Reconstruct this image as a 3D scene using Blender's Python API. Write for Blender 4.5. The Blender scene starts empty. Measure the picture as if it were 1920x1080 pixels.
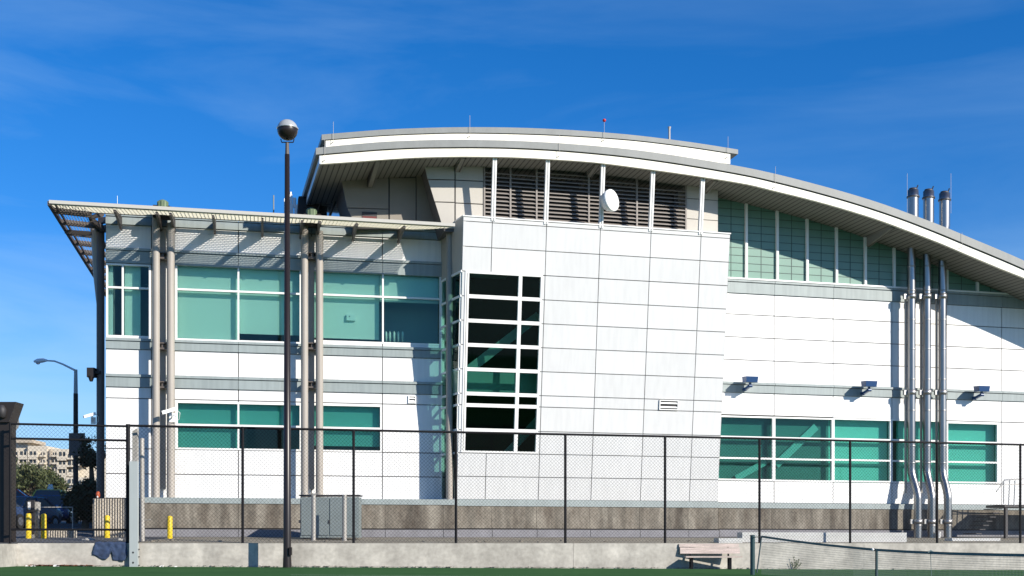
import bpy, math, random
from mathutils import Vector, Matrix, noise
random.seed(7)
R = math.radians
C = bpy.context.scene.collection
scn = bpy.context.scene
# ------------------------------------------------------------ camera, sky, sun, exposure
F = 2310.0; HY = 1018.5; EYE = 0.9
cam = bpy.data.cameras.new('camera'); camo = bpy.data.objects.new('camera', cam); C.objects.link(camo)
camo.location = (0, 0, EYE); camo.rotation_euler = (R(90), 0, 0)
cam.sensor_width = 36; cam.lens = 36*F/1920; cam.shift_y = (HY-540)/1920; cam.clip_end = 6000; cam.clip_start = 0.1
scn.camera = camo
scn.view_settings.view_transform = 'Standard'; scn.view_settings.look = 'None'
scn.view_settings.exposure = 0.45; scn.view_settings.gamma = 1
AM = R(14.3)
SAZ = AM + R(38); SEL = R(27)          # sun: horizontal angle from -Y toward +X, elevation
sd = Vector((math.sin(SAZ)*math.cos(SEL), -math.cos(SAZ)*math.cos(SEL), math.sin(SEL)))
sl = bpy.data.lights.new('sun', 'SUN'); sl.energy = 5.0; sl.angle = R(0.5); sl.color = (1, .935, .83)
so = bpy.data.objects.new('sun', sl); C.objects.link(so); so.rotation_euler = sd.to_track_quat('Z', 'Y').to_euler()
so.location = (30, -30, 40)
w = bpy.data.worlds.new('World'); scn.world = w; w.use_nodes = True
wn = w.node_tree; wn.nodes.clear(); N = wn.nodes.new; LK = wn.links.new
sky = N('ShaderNodeTexSky'); sky.sky_type = 'NISHITA'; sky.sun_disc = False; sky.sun_elevation = SEL
sky.sun_rotation = math.atan2(sd.x, sd.y); sky.air_density = 1.0; sky.dust_density = 0.3; sky.ozone_density = 3.0
hsv = N('ShaderNodeHueSaturation'); hsv.inputs['Saturation'].default_value = 1.2; hsv.inputs['Value'].default_value = 1.0
tn = N('ShaderNodeMix'); tn.data_type = 'RGBA'; tn.blend_type = 'MULTIPLY'; tn.inputs[0].default_value = 1; tn.inputs[7].default_value = (.92, 1.15, 1.56, 1)
LK(sky.outputs[0], tn.inputs[6]); LK(tn.outputs[2], hsv.inputs['Color'])
tc = N('ShaderNodeTexCoord'); sep = N('ShaderNodeSeparateXYZ'); LK(tc.outputs['Generated'], sep.inputs[0])
mp = N('ShaderNodeMapping'); mp.inputs['Scale'].default_value = (1.6, 1.6, 9.0); mp.inputs['Rotation'].default_value = (0, R(6), 0)
LK(tc.outputs['Generated'], mp.inputs[0])
nz = N('ShaderNodeTexNoise'); nz.inputs['Scale'].default_value = 1.7; nz.inputs['Detail'].default_value = 7; nz.inputs['Roughness'].default_value = .55
nz.inputs['Distortion'].default_value = .5
LK(mp.outputs[0], nz.inputs['Vector'])
cr = N('ShaderNodeValToRGB'); cr.color_ramp.elements[0].position = .42; cr.color_ramp.elements[1].position = .78
cr.color_ramp.elements[0].color = (0, 0, 0, 1); cr.color_ramp.elements[1].color = (.7, .7, .7, 1)
LK(nz.outputs[0], cr.inputs[0])
hm = N('ShaderNodeMapRange'); hm.inputs[1].default_value = .0; hm.inputs[2].default_value = .30; hm.inputs[3].default_value = 1.0; hm.inputs[4].default_value = .42
LK(sep.outputs[2], hm.inputs[0])
xm_ = N('ShaderNodeMapRange'); xm_.inputs[1].default_value = -.42; xm_.inputs[2].default_value = .1; xm_.inputs[3].default_value = 1.0; xm_.inputs[4].default_value = .45
LK(sep.outputs[0], xm_.inputs[0])
ml = N('ShaderNodeMath'); ml.operation = 'MULTIPLY'; LK(hm.outputs[0], ml.inputs[0]); LK(xm_.outputs[0], ml.inputs[1])
m1 = N('ShaderNodeMath'); m1.operation = 'MULTIPLY'; LK(cr.outputs[0], m1.inputs[0]); LK(ml.outputs[0], m1.inputs[1])
hz = N('ShaderNodeMapRange'); hz.inputs[1].default_value = 0; hz.inputs[2].default_value = .24; hz.inputs[3].default_value = .62; hz.inputs[4].default_value = 0; LK(sep.outputs[2], hz.inputs[0])
hx = N('ShaderNodeMath'); hx.operation = 'MULTIPLY'; LK(hz.outputs[0], hx.inputs[0]); LK(xm_.outputs[0], hx.inputs[1])
m2 = N('ShaderNodeMath'); m2.operation = 'ADD'; m2.use_clamp = True; LK(m1.outputs[0], m2.inputs[0]); LK(hx.outputs[0], m2.inputs[1])
mx = N('ShaderNodeMix'); mx.data_type = 'RGBA'; mx.inputs[7].default_value = (5.0, 7.6, 10.4, 1)
LK(m2.outputs[0], mx.inputs[0]); LK(hsv.outputs[0], mx.inputs[6])
bg = N('ShaderNodeBackground'); bg.inputs[1].default_value = 0.072
wo = N('ShaderNodeOutputWorld'); LK(mx.outputs[2], bg.inputs[0]); LK(bg.outputs[0], wo.inputs[0])

# ------------------------------------------------------------ materials
MATS = {}
def mat(name, col, rough=.6, metal=0, var=0.0, scale=3.0, stretch=(1, 1, 1), col2=None, bump=0, fine=0, spec=.5):
    m = bpy.data.materials.new(name); m.use_nodes = True; nt = m.node_tree; b = nt.nodes['Principled BSDF']
    b.inputs['Roughness'].default_value = rough; b.inputs['Metallic'].default_value = metal
    b.inputs['Specular IOR Level'].default_value = spec
    b.inputs['Base Color'].default_value = (*col, 1)
    if var > 0 or col2:
        t = nt.nodes.new('ShaderNodeTexCoord'); mpp = nt.nodes.new('ShaderNodeMapping'); mpp.inputs['Scale'].default_value = stretch
        n = nt.nodes.new('ShaderNodeTexNoise'); n.inputs['Scale'].default_value = scale; n.inputs['Detail'].default_value = 8; n.inputs['Roughness'].default_value = .62
        nt.links.new(t.outputs['Object'], mpp.inputs[0]); nt.links.new(mpp.outputs[0], n.inputs['Vector'])
        r = nt.nodes.new('ShaderNodeValToRGB'); r.color_ramp.elements[0].position = .33; r.color_ramp.elements[1].position = .68
        c2 = col2 or tuple(c*(1-var) for c in col)
        r.color_ramp.elements[0].color = (*c2, 1); r.color_ramp.elements[1].color = (*col, 1)
        nt.links.new(n.outputs[0], r.inputs[0])
        out = r.outputs[0]
        if fine > 0:
            n2 = nt.nodes.new('ShaderNodeTexNoise'); n2.inputs['Scale'].default_value = scale*9; n2.inputs['Detail'].default_value = 4
            nt.links.new(t.outputs['Object'], n2.inputs['Vector'])
            mm = nt.nodes.new('ShaderNodeMix'); mm.data_type = 'RGBA'; mm.blend_type = 'MULTIPLY'; mm.inputs[0].default_value = 1
            r2 = nt.nodes.new('ShaderNodeValToRGB'); r2.color_ramp.elements[0].position = .3; r2.color_ramp.elements[1].position = .7
            r2.color_ramp.elements[0].color = (1-fine, 1-fine, 1-fine, 1); r2.color_ramp.elements[1].color = (1, 1, 1, 1)
            nt.links.new(n2.outputs[0], r2.inputs[0]); nt.links.new(out, mm.inputs[6]); nt.links.new(r2.outputs[0], mm.inputs[7]); out = mm.outputs[2]
        nt.links.new(out, b.inputs['Base Color'])
        if bump > 0:
            bp = nt.nodes.new('ShaderNodeBump'); bp.inputs['Strength'].default_value = bump; bp.inputs['Distance'].default_value = .02
            nt.links.new(n.outputs[0], bp.inputs['Height']); nt.links.new(bp.outputs[0], b.inputs['Normal'])
    MATS[name] = m; return m
def glassmat(name, tint, gl=1.35):
    m = bpy.data.materials.new(name); m.use_nodes = True; nt = m.node_tree; nt.nodes.clear()
    o = nt.nodes.new('ShaderNodeOutputMaterial'); t = nt.nodes.new('ShaderNodeBsdfTransparent'); t.inputs[0].default_value = (*tint, 1)
    g = nt.nodes.new('ShaderNodeBsdfGlossy'); g.inputs['Roughness'].default_value = .03; g.inputs['Color'].default_value = (.8, 1, .95, 1)
    f = nt.nodes.new('ShaderNodeFresnel'); f.inputs[0].default_value = gl
    x = nt.nodes.new('ShaderNodeMixShader'); nt.links.new(f.outputs[0], x.inputs[0]); nt.links.new(t.outputs[0], x.inputs[1]); nt.links.new(g.outputs[0], x.inputs[2])
    nt.links.new(x.outputs[0], o.inputs[0]); MATS[name] = m; return m
mat('panel_white', (.82, .81, .79), .45, var=.05, scale=.5, stretch=(1, 1, .4))
mat('panel_grey', (.66, .66, .65), .5, var=.05, scale=.6, stretch=(1, 1, .4))
mat('panel_shaded', (.25, .22, .18), .6, var=.15, scale=.6)  # upper panels darkened; shade under the roof is put into the colour
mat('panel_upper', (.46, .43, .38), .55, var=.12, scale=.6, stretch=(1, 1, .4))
mat('joint', (.12, .11, .11), .9)
mat('joint_grey', (.25, .24, .23), .9)
mat('band', (.31, .355, .35), .5, var=.08, scale=1.2)
mat('frame', (.8, .79, .76), .4)
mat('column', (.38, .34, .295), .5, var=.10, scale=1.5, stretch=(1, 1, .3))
mat('column_shaded', (.13, .10, .09), .5, var=.2, scale=1.2)  # column colour darkened to carry the building's shadow on the corner column
mat('canopy', (.47, .45, .40), .5)
mat('canopy_blade', (.84, .79, .62), .5)
mat('bracket', (.085, .068, .058), .55)
mat('roof_metal', (.225, .235, .225), .5, var=.15, scale=.8, stretch=(2, 1, .2), fine=.08)
mat('fascia', (.86, .82, .70), .5, var=.07, scale=.9, stretch=(1.5, 1, .3))
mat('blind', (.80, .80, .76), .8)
mat('interior', (.34, .34, .33), .9)
mat('interior_dark', (.035, .037, .037), .9)
mat('stair', (.55, .56, .54), .6)
mat('louvre', (.22, .195, .175), .5)
mat('dark', (.03, .028, .03), .6)
mat('black_metal', (.006, .006, .008), .6, spec=.2)
mat('concrete', (.47, .445, .41), .85, col2=(.33, .315, .285), scale=.9, stretch=(1, 1, .6), bump=.3, fine=.22)
mat('court_concrete', (.55, .515, .455), .85, col2=(.35, .325, .285), scale=.8, stretch=(1, 1, 1.5), bump=.3, fine=.22)
mat('base_concrete', (.36, .325, .265), .9, col2=(.13, .105, .08), scale=.9, stretch=(1.6, 1.6, .5), bump=.3, fine=.3)
mat('curb', (.24, .235, .25), .85, var=.25, scale=1.5)
mat('curb_white', (.55, .55, .53), .8, var=.15, scale=1.5)
mat('court', (.055, .125, .048), .9, col2=(.042, .10, .04), scale=.35, fine=.15, spec=0)
mat('line_white', (.7, .7, .68), .8)
mat('asphalt', (.10, .10, .105), .9, var=.3, scale=.5, fine=.2)
mat('dirt', (.30, .265, .21), .95, col2=(.19, .165, .12), scale=1.5, fine=.3)
mat('steel', (.40, .385, .37), .33, metal=1, var=.22, scale=1.3, stretch=(1, 1, .4))
mat('steel_dull', (.42, .41, .40), .42, metal=.9, var=.2, scale=2)
mat('cap_dark', (.05, .045, .045), .5)
mat('pole_black', (.018, .013, .012), .35, spec=.4)
mat('yellow', (.80, .56, .02), .5, var=.2, scale=5, fine=.15)
mat('grey_post', (.40, .43, .42), .5, var=.08, scale=1)
mat('galv', (.45, .42, .38), .5, metal=.3, var=.15, scale=4)
mat('cabinet', (.22, .255, .255), .5, var=.12, scale=2)
mat('floodlight', (.02, .06, .16), .3)
mat('lens_glass', (.35, .4, .45), .15)
mat('white_plastic', (.8, .8, .78), .4)
mat('red_paint', (.5, .02, .02), .5)
mat('dark_red', (.12, .01, .008), .6)
mat('wood', (.70, .56, .49), .75, col2=(.36, .30, .26), scale=3, stretch=(.4, 4, 6), fine=.2)
mat('denim', (.03, .055, .12), .9, var=.5, scale=5)
mat('net', (.16, .19, .19), .8)
mat('net_tape', (.10, .15, .155), .8)
mat('net_post', (.02, .05, .055), .4)
mat('corrugated', (.46, .41, .34), .6, var=.25, scale=3)
mat('beige_wall', (.60, .53, .42), .8, var=.08, scale=.2)
mat('beige_dark', (.44, .37, .28), .8)
mat('window_dark', (.05, .06, .07), .2)
mat('leaf', (.045, .06, .018), .7)
mat('leaf_light', (.085, .095, .03), .7)
mat('leaf_dark', (.02, .035, .012), .7)
mat('bark', (.12, .09, .06), .9, var=.3, scale=4)
mat('car_blue', (.03, .055, .17), .25, spec=.8)
mat('car_navy', (.03, .05, .11), .22, spec=.8)
mat('taxi', (.75, .50, .06), .35)
mat('tyre', (.015, .015, .015), .85)
mat('rim', (.4, .4, .42), .3, metal=.8)
mat('head_lamp', (.7, .72, .75), .1)
mat('orange', (.38, .07, .02), .5)
mat('sign_back', (.10, .085, .08), .6)
mat('hood', (.022, .016, .014), .6, var=.3, scale=2)
mat('litter', (.20, .08, .035), .9)
mat('paper', (.7, .68, .66), .8)
mat('globe_top', (.42, .44, .45), .16, spec=.6, var=.25, scale=2)
mat('mirror_panel', (.85, .88, .9), .12, metal=.95)
mat('aluminium', (.62, .63, .63), .35, metal=.6)
mat('patina', (.16, .22, .12), .6, var=.4, scale=9, stretch=(1, 1, .2))
mat('frost', (.125, .25, .195), .35, var=.06, scale=.7)
mat('frost_line', (.05, .08, .07), .6)
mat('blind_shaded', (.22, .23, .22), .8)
glassmat('glass_teal', (.78, .93, .89)); glassmat('glass_deep', (.52, .80, .76)); glassmat('glass_dark', (.50, .74, .69), 1.3)
def panelise(name, amt, streak, freq=5):
    m = MATS[name]; nt = m.node_tree; b = nt.nodes['Principled BSDF']; src = b.inputs['Base Color'].links[0].from_socket
    g_ = nt.nodes.new('ShaderNodeNewGeometry'); r = nt.nodes.new('ShaderNodeMapRange'); r.inputs[3].default_value = 1-amt; r.inputs[4].default_value = 1
    nt.links.new(g_.outputs['Random Per Island'], r.inputs[0])
    t = nt.nodes.new('ShaderNodeTexCoord'); mp_ = nt.nodes.new('ShaderNodeMapping'); mp_.inputs['Scale'].default_value = (freq, freq, .35)
    n = nt.nodes.new('ShaderNodeTexNoise'); n.inputs['Scale'].default_value = 1.3; n.inputs['Detail'].default_value = 5
    nt.links.new(t.outputs['Object'], mp_.inputs[0]); nt.links.new(mp_.outputs[0], n.inputs['Vector'])
    r2 = nt.nodes.new('ShaderNodeMapRange'); r2.inputs[1].default_value = .35; r2.inputs[2].default_value = .6; r2.inputs[3].default_value = 1-streak; r2.inputs[4].default_value = 1
    nt.links.new(n.outputs[0], r2.inputs[0])
    m1 = nt.nodes.new('ShaderNodeMath'); m1.operation = 'MULTIPLY'; nt.links.new(r.outputs[0], m1.inputs[0]); nt.links.new(r2.outputs[0], m1.inputs[1])
    mm = nt.nodes.new('ShaderNodeMix'); mm.data_type = 'RGBA'; mm.blend_type = 'MULTIPLY'; mm.inputs[0].default_value = 1
    nt.links.new(src, mm.inputs[6]); nt.links.new(m1.outputs[0], mm.inputs[7]); nt.links.new(mm.outputs[2], b.inputs['Base Color'])
panelise('panel_white', .07, .07); panelise('panel_grey', .07, .05); panelise('band', .08, .12); panelise('court_concrete', .0, .20, 1.3); panelise('base_concrete', .12, .38, 2.2)
panelise('steel', .05, .12); panelise('column', .04, .12); panelise('fascia', .02, .10)
# soffit boards: narrow dark joints across a board face
m = mat('soffit', (.22, .2, .16), .7); nt = m.node_tree; b = nt.nodes['Principled BSDF']
t = nt.nodes.new('ShaderNodeTexCoord'); s = nt.nodes.new('ShaderNodeSeparateXYZ'); nt.links.new(t.outputs['Object'], s.inputs[0])
d = nt.nodes.new('ShaderNodeMath'); d.operation = 'MULTIPLY'; d.inputs[1].default_value = 1/0.23; nt.links.new(s.outputs['X'], d.inputs[0])
fr = nt.nodes.new('ShaderNodeMath'); fr.operation = 'FRACT'; nt.links.new(d.outputs[0], fr.inputs[0])
lt = nt.nodes.new('ShaderNodeMath'); lt.operation = 'LESS_THAN'; lt.inputs[1].default_value = .22; nt.links.new(fr.outputs[0], lt.inputs[0])
mm = nt.nodes.new('ShaderNodeMix'); mm.data_type = 'RGBA'; mm.inputs[6].default_value = (.20, .19, .165, 1); mm.inputs[7].default_value = (.05, .045, .04, 1)
nt.links.new(lt.outputs[0], mm.inputs[0]); nt.links.new(mm.outputs[2], b.inputs['Base Color'])

# ------------------------------------------------------------ helpers
def at(px, py, D):
    return Vector(((px-960)/F*D, D, EYE+(HY-py)/F*D))
class Plane:
    """a plane through O, U along, W up it, Nn its outward normal"""
    def __init__(s, O, ang, lean=0.0):
        s.O = Vector(O); s.U = Vector((math.cos(ang), math.sin(ang), 0)); s.H = Vector((math.sin(ang), -math.cos(ang), 0))
        s.W = (Vector((0, 0, 1))+s.H*lean).normalized(); s.Nn = s.U.cross(s.W).normalized()
    def shift(s, o):
        p = Plane.__new__(Plane); p.O = s.O+s.Nn*o; p.U, p.H, p.W, p.Nn = s.U, s.H, s.W, s.Nn; return p
    def sh(s, px, py, o=0):
        d = Vector(((px-960)/F, 1, (HY-py)/F)); e = Vector((0, 0, EYE)); O = s.O+s.Nn*o
        t = (O-e).dot(s.Nn)/d.dot(s.Nn); q = e+d*t-O
        return q.dot(s.U), q.dot(s.W)
    def pt(s, a, h, o=0): return s.O+s.U*a+s.W*h+s.Nn*o
    def P(s, px, py, o=0):
        a, h = s.sh(px, py, o); return s.pt(a, h, o)
class MB:
    def __init__(s): s.v = []; s.f = []; s.sm = []
    def add(s, vs, fs, smooth=False):
        n = len(s.v); s.v += [Vector(v) for v in vs]; s.f += [tuple(i+n for i in f) for f in fs]; s.sm += [smooth]*len(fs); return s
    def hexa(s, p):  # 8 points: 0-3 back ring, 4-7 front ring
        return s.add(p, [(0, 3, 2, 1), (4, 5, 6, 7), (0, 1, 5, 4), (1, 2, 6, 5), (2, 3, 7, 6), (3, 0, 4, 7)])
    def box(s, pl, a0, a1, h0, h1, o0, o1):
        q = lambda a, h, o: pl.pt(a, h, o)
        return s.hexa([q(a0, h0, o0), q(a1, h0, o0), q(a1, h1, o0), q(a0, h1, o0), q(a0, h0, o1), q(a1, h0, o1), q(a1, h1, o1), q(a0, h1, o1)])
    def pbox(s, pl, x0, y0, x1, y1, o0, o1, xr=None):
        """pixel rectangle on the plane at offset o1 (rows read at column xr)"""
        xm = (x0+x1)/2 if xr is None else xr; ym = (y0+y1)/2
        a0 = pl.sh(x0, ym, o1)[0]; a1 = pl.sh(x1, ym, o1)[0]; hb = pl.sh(xm, y1, o1)[1]; ht = pl.sh(xm, y0, o1)[1]
        return s.box(pl, a0, a1, hb, ht, o0, o1)
    def abox(s, x0, x1, y0, y1, z0, z1):
        return s.hexa([(x0, y1, z0), (x1, y1, z0), (x1, y1, z1), (x0, y1, z1), (x0, y0, z0), (x1, y0, z0), (x1, y0, z1), (x0, y0, z1)])
    def bar(s, a, b, w_, t_=None, up=(0, 0, 1)):
        a = Vector(a); b = Vector(b); d = (b-a).normalized(); up = Vector(up)
        if abs(d.dot(up)) > .98: up = Vector((1, 0, 0))
        x = d.cross(up).normalized(); y = x.cross(d).normalized(); t_ = w_ if t_ is None else t_
        x *= w_/2; y *= t_/2
        return s.hexa([a-x-y, a+x-y, a+x+y, a-x+y, b-x-y, b+x-y, b+x+y, b-x+y])
    def tube(s, pts, r, n=12, caps=True, smooth=True):
        pts = [Vector(p) for p in pts]; rs = r if isinstance(r, (list, tuple)) else [r]*len(pts)
        vs = []; up = None
        for i, p in enumerate(pts):
            d = (pts[min(i+1, len(pts)-1)]-pts[max(i-1, 0)]).normalized()
            if up is None: up = Vector((0, 0, 1)) if abs(d.z) < .9 else Vector((0, 1, 0))
            x = d.cross(up).normalized(); up = x.cross(d).normalized()
            vs += [p+x*rs[i]*math.cos(2*math.pi*k/n)+up*rs[i]*math.sin(2*math.pi*k/n) for k in range(n)]
        fs = [(i*n+k, i*n+(k+1) % n, (i+1)*n+(k+1) % n, (i+1)*n+k) for i in range(len(pts)-1) for k in range(n)]
        s.add(vs, fs, smooth)
        if caps:
            s.add(vs[:n], [tuple(range(n))[::-1]]); s.add(vs[-n:], [tuple(range(n))])
        return s
    def lathe(s, prof, c=(0, 0, 0), n=20, smooth=True):
        c = Vector(c); vs = []
        for r_, z in prof: vs += [c+Vector((r_*math.cos(2*math.pi*k/n), r_*math.sin(2*math.pi*k/n), z)) for k in range(n)]
        fs = [(i*n+k, i*n+(k+1) % n, (i+1)*n+(k+1) % n, (i+1)*n+k) for i in range(len(prof)-1) for k in range(n)]
        return s.add(vs, fs, smooth)
    def prism(s, poly, dv):
        poly = [Vector(p) for p in poly]; dv = Vector(dv); n = len(poly)
        return s.add(poly+[p+dv for p in poly], [tuple(range(n)), tuple(range(2*n-1, n-1, -1))]+[(i, i+n, (i+1) % n+n, (i+1) % n) for i in range(n)])
    def build(s, name, m, parent=None):
        me = bpy.data.meshes.new(name); o = bpy.data.objects.new(name, me); C.objects.link(o)
        inv = Matrix()
        if parent is not None:
            rt = parent
            while rt.parent: rt = rt.parent
            inv = (Matrix.LocRotScale(rt.location, rt.rotation_euler, rt.scale)).inverted(); o.parent = parent
        me.from_pydata([inv @ v for v in s.v], [], s.f)
        me.polygons.foreach_set('use_smooth', s.sm); me.materials.append(MATS[m] if isinstance(m, str) else m)
        me.update(); return o
def tag(o, label=None, cat=None, group=None, kind=None):
    if label: o['label'] = label
    if cat: o['category'] = cat
    if group: o['group'] = group
    if kind: o['kind'] = kind
    return o
def empty(name, loc, label, cat, group=None, rz=0):
    o = bpy.data.objects.new(name, None); C.objects.link(o); o.location = loc; o.rotation_euler = (0, 0, rz); o.empty_display_size = .3
    return tag(o, label, cat, group)
def dup(o, parent=None, label=None):
    c = o.copy(); C.objects.link(c)
    if parent: c.parent = parent
    if label: c['label'] = label
    for ch in [x for x in list(o.children)]: dup(ch, c)
    return c

# ------------------------------------------------------------ main planes
A0 = at(198, HY, 50.0)
L = Plane((A0.x, A0.y, 0), R(11.5))
a846, _ = L.sh(846, 900); p846 = L.pt(a846, 0)
M = Plane(p846, AM)
zb = M.sh(1000, 938, 1.2)[1]
LEAN = .116
q = M.pt(0, zb, 1.2)
B = Plane(q, AM, LEAN)                      # face of the leaning block
RW = M.shift(.6)                            # right wing wall
FA = M.shift(3.0)                           # roof fascia plane
UPO = M.shift(1.55)                         # upper storey louvre wall
WL = Plane((*at(550, HY, 44)[:2], 0), R(13))  # court wall face
def gz(x): return -.025-.0085*x             # court slopes a little, for drainage

# ------------------------------------------------------------ ground
g = MB(); xs = [-3000, -200, -60, 60, 200, 3000]
def terr(y):
    for (a, za), (b_, zb_) in zip([(43, .86), (50, 1.14), (58, 1.62), (95, 2.7), (300, 3.2)], [(50, 1.14), (58, 1.62), (95, 2.7), (300, 3.2), (6000, 3.2)]):
        if y <= b_: return za+(zb_-za)*max(0, (y-a))/(b_-a)
ys = [44, 47, 50, 54, 58, 75, 95, 300, 3500]
vs = []; fs = []
for j, y in enumerate(ys):
    for x in xs: vs.append((x, y+(1.95+x*.2309 if abs(x) < 100 and y < 60 else 0), terr(y)))
for j in range(len(ys)-1):
    for i in range(len(xs)-1): k = j*len(xs)+i; fs.append((k, k+1, k+1+len(xs), k+len(xs)))
# drop from the terrain edge to the lower ground around the court
n = len(vs)
for x in xs: vs.append((x, 44+(1.95+x*.2309 if abs(x) < 100 else 0), -1.2))
for x in xs: vs.append((x, -3500, -1.2))
for i in range(len(xs)-1): fs.append((n+i, n+i+1, i+1, i)); fs.append((n+len(xs)+i, n+len(xs)+i+1, n+i+1, n+i))
tag(MB().add(vs, fs).build('ground', 'asphalt'), kind='structure')
fs = []; vs = []
cx = [-70, -45, -20, 0, 20, 45, 70]
wy = lambda x: WL.pt(0, 0, 0).y + (x-WL.O.x)*math.tan(R(13))
for x in cx: vs += [(x, -60, gz(x)), (x, wy(x)+.05, gz(x))]
for i in range(len(cx)-1): fs.append((2*i, 2*i+2, 2*i+3, 2*i+1))
tag(MB().add(vs, fs).build('tennis_court', 'court'), kind='structure')
g = MB(); p0 = at(545, 1078.6, 33.9)
x0 = p0.x; y0 = p0.y
for i in range(12):
    xa = x0+i*1.5; xb = xa+1.5; ya = y0+(xa-x0)*.03; yb = y0+(xb-x0)*.03
    g.add([(xa, ya-.05, gz(xa)+.005), (xb, yb-.05, gz(xb)+.005), (xb, yb, gz(xb)+.005), (xa, ya, gz(xa)+.005)], [(0, 1, 2, 3)])
tag(g.build('court_line', 'line_white'), kind='structure')
vs = []; fs = []
for y in [44, 45, 47, 50]:
    for x in (-13.3, 10, 40): vs.append((x, y+1.955+x*.2309, terr(y)+.006))
for j in range(3):
    for i in range(2): fs.append((3*j+i, 3*j+i+1, 3*j+i+4, 3*j+i+3))
tag(MB().add(vs, fs).build('dirt_strip', 'dirt'), kind='structure')
# street on the left behind the fence
vs = []; fs = []
for y in [44, 45, 47, 50, 54, 58, 75, 95, 300]:
    for x in (-60, -13.2 if y < 48 else -17.2):
        vs.append((x, max(y, 44)+(1.96+x*.2309 if y < 60 else 0), terr(max(y, 44))+.012))
for j in range(8): fs.append((2*j, 2*j+1, 2*j+3, 2*j+2))
tag(MB().add(vs, fs).build('street', 'asphalt'), kind='structure')

# ------------------------------------------------------------ the building
bl = empty('laboratory_building', M.pt(0, 0, 0), 'large white panelled building with curved overhanging roof, teal windows and a leaning central block', 'building', rz=AM)

def grid_wall(pl, cols, rows, holes, m, jm, gap=.038, dep=.05, back=.30, name='wall', label=None, slots=()):
    """cols: s breaks, rows: h breaks, holes: (s0,s1,h0,h1)"""
    a = MB(); bk = MB(); e = .001
    cs = sorted(set(cols+[c for h in holes for c in h[:2]])); rs = sorted(set(rows+[r for h in holes for r in h[2:]]))
    inside = lambda a0, h0: any(H[0]-e <= a0 <= H[1]+e and H[2]-e <= h0 <= H[3]+e for H in holes)
    for i in range(len(cs)-1):
        for j in range(len(rs)-1):
            ca = (cs[i]+cs[i+1])/2; hc = (rs[j]+rs[j+1])/2
            if cs[i+1]-cs[i] < .02 or rs[j+1]-rs[j] < .02: continue
            if not inside(ca, hc): bk.box(pl, cs[i], cs[i+1], rs[j], rs[j+1], -back, -dep)
    # panels: cells of the joint grid, cut where a hole crosses them
    def cell(a0, a1, h0, h1):
        pieces = [(a0, a1, h0, h1)]
        for H in holes:
            nx = []
            for (p, q_, r_, t_) in pieces:
                if H[1] <= p+e or H[0] >= q_-e or H[3] <= r_+e or H[2] >= t_-e: nx.append((p, q_, r_, t_)); continue
                if H[3] < t_-e: nx.append((p, q_, H[3], t_))
                if H[2] > r_+e: nx.append((p, q_, r_, H[2]))
                lo = max(r_, H[2]); hi = min(t_, H[3])
                if H[0] > p+e: nx.append((p, H[0], lo, hi))
                if H[1] < q_-e: nx.append((H[1], q_, lo, hi))
            pieces = nx
        for (p, q_, r_, t_) in pieces:
            g_ = lambda v, ref: gap/2 if abs(v-ref) < e else 0
            P0 = p+g_(p, a0); P1 = q_-g_(q_, a1); R0 = r_+g_(r_, h0); R1 = t_-g_(t_, h1)
            if P1-P0 > .02 and R1-R0 > .02: a.box(pl, P0, P1, R0, R1, -dep, 0)
    cc = sorted(cols); rr = sorted(rows)
    for i in range(len(cc)-1):
        for j in range(len(rr)-1): cell(cc[i], cc[i+1], rr[j], rr[j+1])
    o = a.build(name, m, bl); b_ = bk.build('wall_backing', jm, o)
    if label: o['label'] = label
    return o

def window(pl, x0, y0, x1, y1, xm, yt, fw=.07, glass='glass_teal', blind=None, depth=.33, rec=.10, xr=None, label=None, bm='blind'):
    """pixel rect of the outer frame; xm: mullion columns, yt: transom rows (px)"""
    xr = (x0+x1)/2 if xr is None else xr; ym = (y0+y1)/2
    a0 = pl.sh(x0, ym)[0]; a1 = pl.sh(x1, ym)[0]; h0 = pl.sh(xr, y1)[1]; h1 = pl.sh(xr, y0)[1]
    ms = [pl.sh(x, ym)[0] for x in xm]; ts = [pl.sh(xr, y)[1] for y in yt]
    f = MB(); o0, o1 = -rec-.06, .012
    f.box(pl, a0, a1, h1-fw, h1, o0, o1); f.box(pl, a0, a1, h0, h0+fw, o0, o1)
    f.box(pl, a0, a0+fw, h0+fw, h1-fw, o0, o1); f.box(pl, a1-fw, a1, h0+fw, h1-fw, o0, o1)
    for t_ in ts: f.box(pl, a0+fw, a1-fw, t_-fw*.55, t_+fw*.55, o0, o1-.004)
    for m_ in ms: f.box(pl, m_-fw*.5, m_+fw*.5, h0+fw, h1-fw, o0-.002, o1-.008)
    w_ = f.build('window', 'frame', bl)
    if label: w_['label'] = label
    MB().box(pl, a0+fw*.6, a1-fw*.6, h0+fw*.6, h1-fw*.6, -rec-.012, -rec).build('pane', glass, w_)
    if blind:
        for (bx0, bx1, by1) in blind:
            s0 = pl.sh(bx0, ym)[0]; s1 = pl.sh(bx1, ym)[0]; hb = pl.sh(xr, by1)[1]
            MB().box(pl, s0, s1, hb, h1+.02, -depth-.01, -depth).build('blind', bm, w_)
    return w_, (a0, a1, h0, h1)

Sx = lambda pl, x, y=700: pl.sh(x, y)[0]
Hy = lambda pl, x, y: pl.sh(x, y)[1]
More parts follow.
